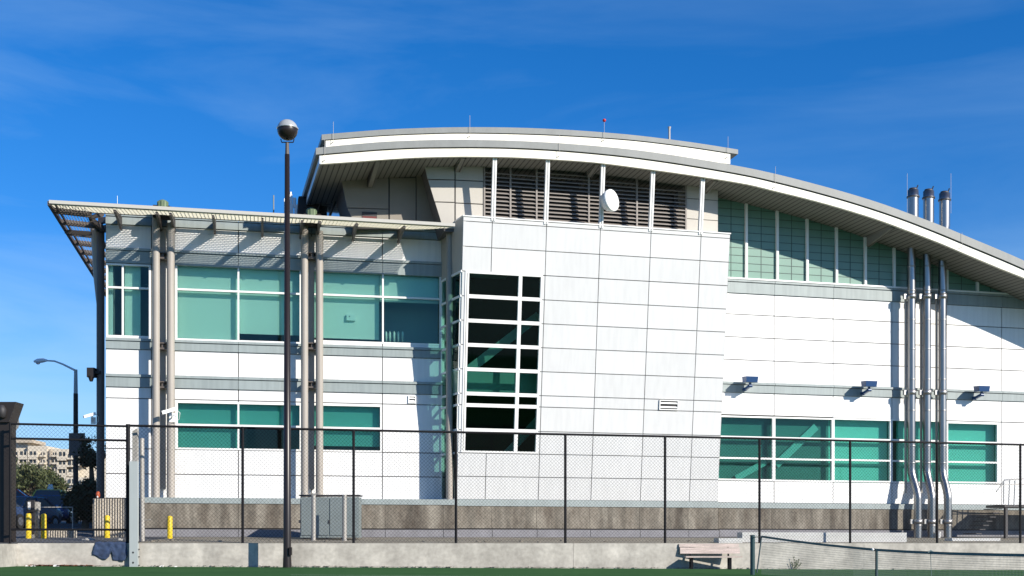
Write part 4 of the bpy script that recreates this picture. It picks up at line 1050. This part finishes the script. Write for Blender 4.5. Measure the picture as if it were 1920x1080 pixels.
# stair rail at the far right
sr = empty('entrance_stair', RW.P(1900, 945, 2.0), 'small metal entrance stair with tube railings at the right edge', 'stair')
k = MB(); o_ = 2.2
A = RW.P(1868, 922, o_); B1 = RW.P(1884, 900, o_); B2 = RW.P(1925, 897, o_+.3); B3 = RW.P(1990, 900, o_+.3)
k.tube([A, B1, B2, B3], .028, 8); k.tube([A-Vector((0, 0, -.04)), RW.P(1884, 908, o_), RW.P(1990, 908, o_)], .02, 8)
for x in (1882, 1891, 1901, 1911, 1921): k.tube([RW.P(x, 948 if x > 1885 else 945, o_), RW.P(x+(2 if x > 1885 else 0), 901, o_)], .026, 8)
k.build('railing', 'steel_dull', sr)
k = MB(); a0, h0 = RW.sh(1884, 946, o_); k.box(RW, a0, a0+4, h0-.12, h0, .8, o_); a2 = RW.sh(1889, 960, o_)[0]; k.box(RW, a2-.06, a2+.06, .9, h0-.12, o_-.2, o_-.05)
for i in range(7): k.box(RW, a0-1.3+.18*i-.05, a0-1.3+.18*i+.25, h0-1.35+.19*i, h0-1.31+.19*i, .8+.2, o_-.2)
k.build('platform', 'cap_dark', sr)

# ------------------------------------------------------------ bench
D = WL.P(1330, 1040).y-.8
bn = empty('bench', at(1330, 1068, D), 'weathered pinkish wooden bench against the court wall', 'bench')
g0 = gz(at(1330, 1068, D).x); X0 = at(1274, 1040, D+.35).x; X1 = at(1386, 1040, D+.35).x
yb = lambda t: D+t
k = MB(); zt = at(1330, 1019.5, D+.4).z; zm = at(1330, 1026, D+.4).z; zl = at(1330, 1038, D+.33).z
k.hexa([(X0, D+.47, zm+.005), (X1, D+.47, zm+.005), (X1, D+.50, zt), (X0, D+.50, zt), (X0, D+.42, zm+.005), (X1, D+.42, zm+.005), (X1, D+.45, zt), (X0, D+.45, zt)])
k.build('back_rail', 'wood', bn)
k = MB(); k.hexa([(X0+.03, D+.39, zl), (X1+.03, D+.39, zl), (X1+.03, D+.46, zm-.01), (X0+.03, D+.46, zm-.01), (X0+.03, D+.35, zl), (X1+.03, D+.35, zl), (X1+.03, D+.42, zm-.01), (X0+.03, D+.42, zm-.01)])
k.build('backrest', 'wood', bn)
zs_ = at(1330, 1043, D-.1).z; S0 = at(1286, 1040, D-.1).x; S1 = at(1392, 1040, D-.1).x
k = MB()
for i in range(3): k.abox(S0, S1, D-.12+.17*i, D+.03+.17*i, zs_-.055, zs_)
k.build('seat', 'wood', bn)
for x in (1297, 1369):
    xx = at(x, 1060, D).x; k = MB(); k.abox(xx-.045, xx+.045, D-.08, D+.02, gz(xx)-.02, zs_-.056); k.abox(xx-.04, xx+.04, D+.3, D+.38, gz(xx)-.02, zs_-.056); k.abox(xx-.035, xx+.035, D-.08, D+.4, zs_-.12, zs_-.057)
    k.build('leg', 'black_metal', bn)
    k = MB(); k.bar((xx, D+.36, zs_-.1), (xx, D+.49, zt-.05), .06); k.build('back_support', 'black_metal', bn)

# ------------------------------------------------------------ tennis net
nt_ = empty('tennis_net', at(1410, 1076, 38.5), 'sagging tennis net with a dark tape strung between posts', 'tennis net')
P1 = at(1411, 1076, 38.5); z1 = at(1410, 1003, 38.5).z
MB().tube([(P1.x, P1.y, P1.z-.1), (P1.x, P1.y, z1)], .075, 16).build('post', 'net_post', nt_)
pts = [(1428, 1006, 38.0), (1480, 1013.5, 36), (1540, 1021, 34), (1600, 1027, 32), (1642, 1031, 30.5), (1700, 1034.5, 28.9), (1780, 1038, 27), (1860, 1040, 25.6), (1960, 1042, 24), (2100, 1044, 22)]
T = [at(*p_) for p_ in pts]
def lerpT(u):
    u *= len(T)-1; i = min(int(u), len(T)-2); return T[i].lerp(T[i+1], u-i)
def gb_(p_): return gz(p_.x)+.03
k = MB()
for i in range(len(T)-1): k.bar(T[i], T[i+1], .02, .062)
k.build('net_tape', 'net_tape', nt_)
k = MB(); NV = 330
def ribbon(a_, b_, w_):
    d = (b_-a_).normalized(); t_ = d.cross(Vector((0, 1, 0))).normalized()*w_/2; k.add([a_-t_, a_+t_, b_+t_, b_-t_], [(0, 1, 2, 3)])
for i in range(NV+1):
    u = i/NV; p_ = lerpT(u); ribbon(Vector((p_.x, p_.y, gb_(p_))), p_, .004)
for j in range(15):
    v_ = j/15; prev = None
    for i in range(41):
        p_ = lerpT(i/40); q_ = Vector((p_.x, p_.y, gb_(p_)+(p_.z-gb_(p_))*v_))
        if prev: ribbon(prev, q_, .005)
        prev = q_
k.build('net_mesh', 'net', nt_)
a_ = T[0]; b_ = at(1419, 1074, 37.8); MB().tube([a_, b_], .022, 8).build('net_edge_rod', 'net_post', nt_)
MB().tube([Vector((P1.x, P1.y, z1-.08)), T[0]], .012, 6).build('net_cable', 'net_post', nt_)
p_ = T[4]; MB().tube([Vector((p_.x+.02, p_.y, gz(p_.x)-.05)), Vector((p_.x+.02, p_.y, p_.z))], .035, 12).build('post', 'net_post', nt_)
k = MB(); q_ = p_+Vector((-.08, -.02, .01)); k.lathe([(.001, -.04), (.045, 0), (.001, .04)], q_, 10); k.build('tape_knot', 'paper', nt_)
for i in (6,):
    p_ = lerpT(.62); k = MB().tube([p_+Vector((-.06, 0, 0)), p_+Vector((0, 0, .05)), p_+Vector((.08, 0, 0))], .018, 6); k.tube([p_, Vector((p_.x+.02, p_.y, gz(p_.x)))], .008, 6); k.build('centre_strap', 'net_tape', nt_)

# ------------------------------------------------------------ denim garment over the wall
k = MB(); NX, NY = 36, 14; vs = []
a0 = WL.sh(181, 1030)[0]; a1 = WL.sh(236, 1030)[0]
def bot(u):
    if u < .46: return .42+.17*math.sin(min(1, u/.36)*math.pi/2)-max(0, u-.38)*1.3
    if u < .54: return .30+abs(u-.5)*3.0
    return .60+.05*math.sin((u-.54)/.46*math.pi)-max(0, u-.92)*2
for j in range(NY+1):
    for i in range(NX+1):
        u = i/NX; v_ = j/NY; dz = bot(u)
        if v_ < .2: oo = -.22+.26*v_/.2; zz = wz+.03
        else: t_ = (v_-.2)/.8; oo = .04+.03*math.sin(u*13+t_*3)*t_+.035*noise.noise(Vector((u*9, t_*5, 2))); zz = wz+.03-dz*t_
        zz += .012*math.sin(u*19); sp = (u-.5)*(1+.10*min(1, v_*1.3))+.5
        vs.append(WL.pt(a0+(a1-a0)*sp+ (-.18*v_ if u < .46 else 0)*(.46-u), zz, oo))
fs = [(j*(NX+1)+i, j*(NX+1)+i+1, (j+1)*(NX+1)+i+1, (j+1)*(NX+1)+i) for j in range(NY) for i in range(NX)]
k.add(vs, fs, True); o = k.build('garment', 'denim'); tag(o, 'crumpled blue denim garment draped over the low court wall', 'clothing')
sm = o.modifiers.new('solid', 'SOLIDIFY'); sm.thickness = .015

# ------------------------------------------------------------ litter
def scatter(name, m, n, x0, x1, label):
    k = MB()
    for i in range(n):
        x = random.uniform(x0, x1) if random.random() < .4 else random.gauss((x0+x1)/2, (x1-x0)/4)
        p_ = WL.P(x, 1050, 0); o_ = abs(random.gauss(0, .09))+.03; q_ = WL.pt(WL.sh(x, 1050)[0], 0, o_); z = gz(q_.x)+.015+random.random()*.03; s_ = random.uniform(.02, .05)
        a_ = random.random()*6.28; c_, s2 = math.cos(a_)*s_, math.sin(a_)*s_
        k.add([(q_.x+c_, q_.y+s2, z), (q_.x-s2, q_.y+c_, z+random.uniform(-.01, .03)), (q_.x-c_, q_.y-s2, z+.01), (q_.x+s2, q_.y-c_, z+random.uniform(-.01, .02))], [(0, 1, 2, 3)])
    return tag(k.build(name, m), label, 'leaf litter', kind='stuff')
scatter('leaf_litter', 'litter', 520, 55, 175, 'dry reddish leaves gathered at the foot of the wall')
scatter('dead_leaves', 'base_concrete', 700, 120, 1500, 'thin line of dead leaves and grit along the wall foot')
k = MB()
for (x, s_) in ((53, .06), (60, .05), (66, .05), (107, .09), (158, .04), (304, .07), (330, .04)):
    q_ = WL.pt(WL.sh(x, 1050)[0], 0, .12); z = gz(q_.x)
    k.hexa([(q_.x-s_, q_.y+s_, z), (q_.x+s_, q_.y+s_*.6, z), (q_.x+s_*.9, q_.y+s_*.5, z+s_*.7), (q_.x-s_*.7, q_.y+s_, z+s_*.4), (q_.x-s_, q_.y-s_, z), (q_.x+s_, q_.y-s_*.7, z), (q_.x+s_*.7, q_.y-s_*.4, z+s_*.5), (q_.x-s_*.8, q_.y-s_*.8, z+s_*.6)])
tag(k.build('paper_scraps', 'paper'), 'crumpled white paper scraps at the foot of the wall', 'litter', kind='stuff')

wd = MB(); q_ = WL.pt(WL.sh(1488, 1050)[0], gz(13), .12)
for (dx, hh, w_) in ((0, .55, -.1), (.03, .42, .1), (-.05, .3, -.16), (.05, .25, .18), (0, .36, .02), (-.03, .2, .1)):
    wd.tube([q_+Vector((dx, 0, 0)), q_+Vector((dx+w_*.4, -.02, hh*.6)), q_+Vector((dx+w_, -.03, hh))], [.012, .009, .003], 5)
    for t_ in (.4, .6, .8): c_ = q_+Vector((dx+w_*t_, -.03, hh*t_)); wd.add([c_, c_+Vector((.07, -.02, .05)), c_+Vector((.02, -.01, .09))], [(0, 1, 2)])
tag(wd.build('dry_weed', 'leaf_light'), 'dry weed sprouting at the foot of the wall behind the net', 'plant')
# ------------------------------------------------------------ left edge pillar
pr = empty('gate_pillar', at(8, 1020, 42.5), 'dark tall pillar with a flared hood at the left edge', 'pillar')
D = 42.3; k = MB(); p1 = at(17, 790, D); k.abox(p1.x-1.6, p1.x, D, D+.6, -.2, p1.z); k.build('shaft', 'hood', pr)
k = MB(); q_ = at(32, 754, D); z0 = at(0, 792, D).z; k.hexa([(p1.x-1.7, D+.6, z0), (p1.x+.03, D+.6, z0), (q_.x, D+.6, q_.z), (p1.x-1.7, D+.6, q_.z), (p1.x-1.7, D-.1, z0), (p1.x+.03, D-.1, z0), (q_.x, D-.1, q_.z), (p1.x-1.7, D-.1, q_.z)]); k.build('hood', 'hood', pr)
k = MB(); q_ = at(7, 772, D); k.lathe([(.001, -.25), (.13, -.2), (.15, .05), (.08, .2), (.001, .22)], (q_.x, D-.15, q_.z), 12); k.build('lamp', 'dark', pr)
q_ = at(23, 793, D+.8); k = MB(); k.tube([(q_.x-.1, q_.y-.02, q_.z), (q_.x-.1, q_.y+.06, q_.z)], [.36, .30], 24)
tag(k.build('convex_mirror', 'aluminium'), 'round pale dish partly hidden behind the left pillar', 'dish')

# ------------------------------------------------------------ street lamp
D = 66; sr = empty('street_lamp', at(142, 990, D), 'cobra head street lamp with a curved arm at the left', 'street lamp')
b0 = at(142, 995, D); tz = at(142, 693, D).z; mz = at(142, 738, D).z
MB().tube([(b0.x, D, b0.z-.5), (b0.x, D, mz)], [.15, .12], 14).build('pole', 'hood', sr)
MB().tube([(b0.x, D, mz), (b0.x, D, tz)], [.11, .09], 14).build('upper_pole', 'grey_post', sr)
arm = [at(142, 695, D), at(132, 690, D), at(118, 683, D), at(102, 677, D), at(84, 676, D)]
MB().tube(arm, [.06, .055, .05, .045, .04], 10).build('arm', 'aluminium', sr)
h = at(74, 677, D); k = MB(); vs = []
k.tube([(h.x+.42, D, h.z+.03), (h.x+.2, D, h.z+.04), (h.x-.1, D, h.z), (h.x-.3, D, h.z-.02)], [.05, .12, .13, .05], 12); k.build('lamp_head', 'white_plastic', sr)
MB().lathe([(.001, -.16), (.1, -.12), (.13, 0), (.001, .01)], (h.x-.08, D, h.z-.03), 12).build('lamp_bowl', 'lens_glass', sr)
k = MB(); a_ = at(129, 854, 64); b_ = at(158, 812, 64); k.abox(a_.x, b_.x, 64, 64.12, a_.z, b_.z); o = tag(k.build('street_sign', 'sign_back'), 'dark rectangular sign seen from behind on the lamp pole', 'sign')

# ------------------------------------------------------------ apartment building
ap = empty('apartment_building', at(100, 940, 170), 'beige apartment block with balconies beyond the trees', 'apartment block')
D = 170
def awall(x0, x1, y0, y1, D_, m='beige_wall', nm='wall', dep=6):
    a_ = at(x0, y1, D_); b_ = at(x1, y0, D_); return MB().abox(a_.x, b_.x, D_, D_+dep, a_.z, b_.z).build(nm, m, ap)
awall(-120, 52, 828, 1000, D); awall(52, 88, 836, 1000, D-.6); awall(88, 128, 842, 1000, D-.3); awall(128, 182, 850, 1000, D-.1); awall(120, 182, 895, 1000, D-3); awall(-150, 20, 822, 1000, D+.5)
awall(93, 96, 842, 960, D-.8, 'beige_dark', 'downpipe', .3); awall(28, 60, 824, 830, D-.8, 'beige_dark', 'roof', 5)
for (x0, x1, y0, y1) in ((36, 50, 846, 858), (54, 68, 846, 858), (36, 50, 862, 873), (54, 68, 862, 873), (20, 31, 847, 853), (20, 31, 862, 867), (109, 123, 847, 860), (109, 123, 866, 876), (109, 123, 880, 892), (98, 106, 878, 883), (71, 80, 878, 883), (127, 140, 850, 858), (127, 140, 863, 872), (127, 142, 880, 890),
      (146, 156, 850, 856), (146, 156, 864, 870), (160, 172, 855, 862), (148, 156, 900, 908), (160, 168, 902, 910), (76, 82, 848, 853), (76, 82, 862, 867), (98, 105, 862, 867), (98, 105, 848, 853), (109, 123, 897, 907), (128, 138, 898, 906)):
    Df = D-3.4 if (x0 > 122 and y0 > 893) else D-1.2; a_ = at(x0, y1, Df); b_ = at(x1, y0, Df)
    w_ = MB().abox(a_.x, b_.x, Df+.2, Df+.4, a_.z, b_.z).build('window', 'window_dark', ap)
    fm = MB(); fm.abox(a_.x-.1, b_.x+.1, Df-.1, Df+.9, a_.z-.25, a_.z-.02); mid = (a_.x+b_.x)/2; fm.abox(mid-.05, mid+.05, Df+.1, Df+.2, a_.z, b_.z)
    if y1-y0 > 9:
        fm.abox(a_.x, b_.x, Df-.1, Df-.05, a_.z, a_.z+.35); fm.abox(a_.x-.18, a_.x, Df-.1, Df+.9, a_.z, b_.z); fm.abox(b_.x, b_.x+.18, Df-.1, Df+.9, a_.z, b_.z)
    fm.build('balcony' if y1-y0 > 9 else 'sill', 'beige_wall', w_)

# ------------------------------------------------------------ trees and shrub
def tree(name, c, rx, rz_, trunk_z, label, cat, mats, n=1500, leaf=.16, seed=1):
    rnd = random.Random(seed); r_ = empty(name, (c[0], c[1], trunk_z), label, cat); c = Vector(c)
    k = MB(); k.tube([(c.x, c.y, trunk_z-.4), (c.x+.08, c.y, (trunk_z+c.z)/2), (c.x, c.y, c.z)], [.22, .16, .07], 8)
    clumps = []
    for i in range(24):
        t_ = rnd.random()*6.28; u = rnd.uniform(-.85, 1); rr_ = rnd.uniform(.35, 1)*math.sqrt(max(0.05, 1-u*u*.8)); p_ = c+Vector((math.cos(t_)*rx*rr_*.8, math.sin(t_)*rx*rr_*.8, u*rz_*.8)); clumps.append(p_)
        if i < 9: k.tube([c+Vector((0, 0, -rz_*.6)), c.lerp(p_, .6)+Vector((0, 0, -.1)), p_], [.07, .04, .015], 5)
    k.build('trunk', 'bark', r_)
    ks = [MB() for _ in mats]
    for i in range(n):
        cl_ = rnd.choice(clumps); d_ = Vector((rnd.gauss(0, 1), rnd.gauss(0, 1), rnd.gauss(0, .8)))*min(rx, rz_)*.22; p_ = cl_+d_
        e1 = Vector((rnd.gauss(0, 1), rnd.gauss(0, 1), rnd.gauss(0, 1))).normalized(); e2 = e1.cross(Vector((rnd.gauss(0, 1), rnd.gauss(0, 1), rnd.gauss(0, 1)))).normalized(); s_ = leaf*rnd.uniform(.6, 1.3)
        ks[hash((round(cl_.x*3), round(cl_.z*3))) % len(mats) if rnd.random() < .7 else rnd.randrange(len(mats))].add([p_-e1*s_, p_-e2*s_*.5, p_+e1*s_, p_+e2*s_*.5], [(0, 1, 2, 3)])
    for kk, m_ in zip(ks, mats):
        if kk.v: kk.build('crown', m_, r_)
    return r_
for i, (x, y, D_, rx, rz_, lb) in enumerate(((28, 905, 100, 1.7, 1.6, 'leftmost bushy green tree before the apartments'), (55, 908, 96, 1.9, 1.5, 'second bushy green tree, beside the left one'), (82, 912, 98, 1.7, 1.3, 'rounded green tree above the blue cars'), (102, 918, 94, 1.2, 1.0, 'smallest low green tree beside the street lamp'))):
    p_ = at(x, y, D_); tree('street_tree', p_, rx, rz_, terr(D_), lb, 'tree', ['leaf', 'leaf_light'], 1900, .13, i+1)
p_ = at(170, 848, 60); tree('dark_tree', p_, .8, .75, terr(60), 'dark leafy tree close beside the corner column', 'tree', ['leaf_dark', 'leaf_dark'], 1600, .09, 9)
p_ = at(157, 942, 54); tree('dark_hedge', p_, .78, .9, terr(54)-.3, 'large very dark hedge between the cars and the column', 'hedge', ['leaf_dark'], 5200, .11, 11)

# ------------------------------------------------------------ cars
def car(name, label, loc, rz, paint, taxi=False, s=1.0):
    r_ = empty(name, (0, 0, 0), label, 'car' if not taxi else 'taxi')
    # body loft along x (front at +x)
    sec = [(-2.25, .45, .75, .70), (-2.15, .30, .95, .82), (-1.5, .22, 1.02, .90), (-.6, .22, .98, .92), (.6, .22, .97, .92), (1.2, .22, .95, .90), (2.0, .26, .82, .84), (2.25, .35, .68, .70)]
    k = MB(); vs = []; nn = 12
    for (x, z0, z1, hw) in sec:
        mid = (z0+z1)/2
        ring_ = [(-hw*.9, z0), (hw*.9, z0), (hw, z0+.12), (hw*1.0, mid+.05), (hw*.96, z1-.08), (hw*.85, z1), (hw*.4, z1+.02), (-hw*.4, z1+.02), (-hw*.85, z1), (-hw*.96, z1-.08), (-hw*1.0, mid+.05), (-hw, z0+.12)]
        vs += [(x, a_, b_) for a_, b_ in ring_]
    fs = [(i*nn+j, i*nn+(j+1) % nn, (i+1)*nn+(j+1) % nn, (i+1)*nn+j) for i in range(len(sec)-1) for j in range(nn)]+[tuple(range(nn))[::-1], tuple(range((len(sec)-1)*nn, len(sec)*nn))]
    k.add(vs, fs, True); k.build('body', paint, r_)
    k = MB(); k.hexa([(-1.7, .80, .95), (1.05, .80, .95), (.45, .62, 1.42), (-1.1, .62, 1.42), (-1.7, -.80, .95), (1.05, -.80, .95), (.45, -.62, 1.42), (-1.1, -.62, 1.42)]); k.build('windows', 'window_dark', r_)
    k = MB(); k.hexa([(-1.15, .64, 1.40), (.48, .64, 1.40), (.36, .55, 1.46), (-1.0, .55, 1.46), (-1.15, -.64, 1.40), (.48, -.64, 1.40), (.36, -.55, 1.46), (-1.0, -.55, 1.46)])
    for sy in (-1, 1):
        k.bar((1.08, sy*.80, .95), (.46, sy*.64, 1.42), .06); k.bar((-1.72, sy*.80, .95), (-1.12, sy*.64, 1.42), .1); k.bar((-.3, sy*.81, .95), (-.32, sy*.64, 1.42), .07)
    k.build('roof', paint, r_)
    for sx_2 in (-1.4, 1.4):
        for sy in (-1, 1):
            w_ = MB().tube([(sx_2, sy*.72, .32), (sx_2, sy*.93, .32)], .32, 18).build('wheel', 'tyre', r_); MB().tube([(sx_2, sy*.90, .32), (sx_2, sy*.945, .32)], .19, 12).build('rim', 'rim', w_)
    for sy in (-1, 1):
        MB().hexa([(2.0, sy*.5-.14, .60), (2.0, sy*.5+.14, .60), (1.95, sy*.5+.14, .74), (1.95, sy*.5-.14, .74), (2.26, sy*.5-.14, .58), (2.26, sy*.5+.14, .58), (2.2, sy*.5+.14, .70), (2.2, sy*.5-.14, .70)]).build('headlight', 'head_lamp', r_)
    MB().abox(2.2, 2.29, -.6, .6, .36, .48).build('bumper', 'rim', r_)
    if taxi: MB().hexa([(-.45, .16, 1.46), (-.15, .16, 1.46), (-.25, .1, 1.78), (-.38, .1, 1.78), (-.45, -.16, 1.46), (-.15, -.16, 1.46), (-.25, -.1, 1.78), (-.38, -.1, 1.78)]).build('roof_sign', 'paper', r_)
    r_.location = loc; r_.rotation_euler = (0, 0, rz); r_.scale = (s, s, s); return r_
for (x, yb_, D_, rz, pt_, lb) in ((36, 992, 55, R(-100), 'car_navy', 'dark navy car at the left, half hidden by the pillar'), (97, 984, 61, R(-72), 'car_blue', 'blue parked sedan behind the yellow bollards')):
    p_ = at(x, yb_, D_); car('parked_car', lb, (p_.x, p_.y, p_.z), rz, pt_)
p_ = at(93, 957, 70); car('taxi', 'yellow taxi with a roof sign beyond the blue cars', (p_.x, p_.y, at(93, 918, 70).z-1.46), R(-78), 'taxi', True)
p_ = at(20, 925, 76); car('parked_car', 'dark red car at the far left beyond the navy car', (p_.x, p_.y, at(20, 918, 76).z-1.42), R(10), 'orange' if 0 else 'red_paint')
k = MB(); p_ = at(183.5, 927, 47.9); k.lathe([(.001, -.14), (.08, -.12), (.085, 0), (.06, .1), (.001, .12)], p_, 14)
br = tag(k.build('warning_beacon', 'orange'), 'orange warning lamp on top of the corrugated gate', 'lamp'); MB().lathe([(.001, -.05), (.045, 0), (.001, .05)], (p_.x+.02, p_.y-.1, p_.z-.1), 10).build('reflector', 'paper', br)
k = MB()
for i in range(26):
    x = random.uniform(275, 1320); Q_ = WL.P(x, 1000).y+random.uniform(.5, 2.4); p_ = at(x, 1014, Q_); s_ = random.uniform(.04, .11)
    zt_ = terr(max(44, Q_-p_.x*.2309-1.95)); k.lathe([(.01, -.03), (s_, .0), (s_*.7, s_*.5), (.01, s_*.6)], (p_.x, p_.y, zt_), 6)
tag(k.build('gravel', 'base_concrete'), 'loose stones on the dirt strip behind the fence', 'stones', kind='stuff')
print('planes', L.O, M.O, zb, 'soffit', soff(1000, FA))
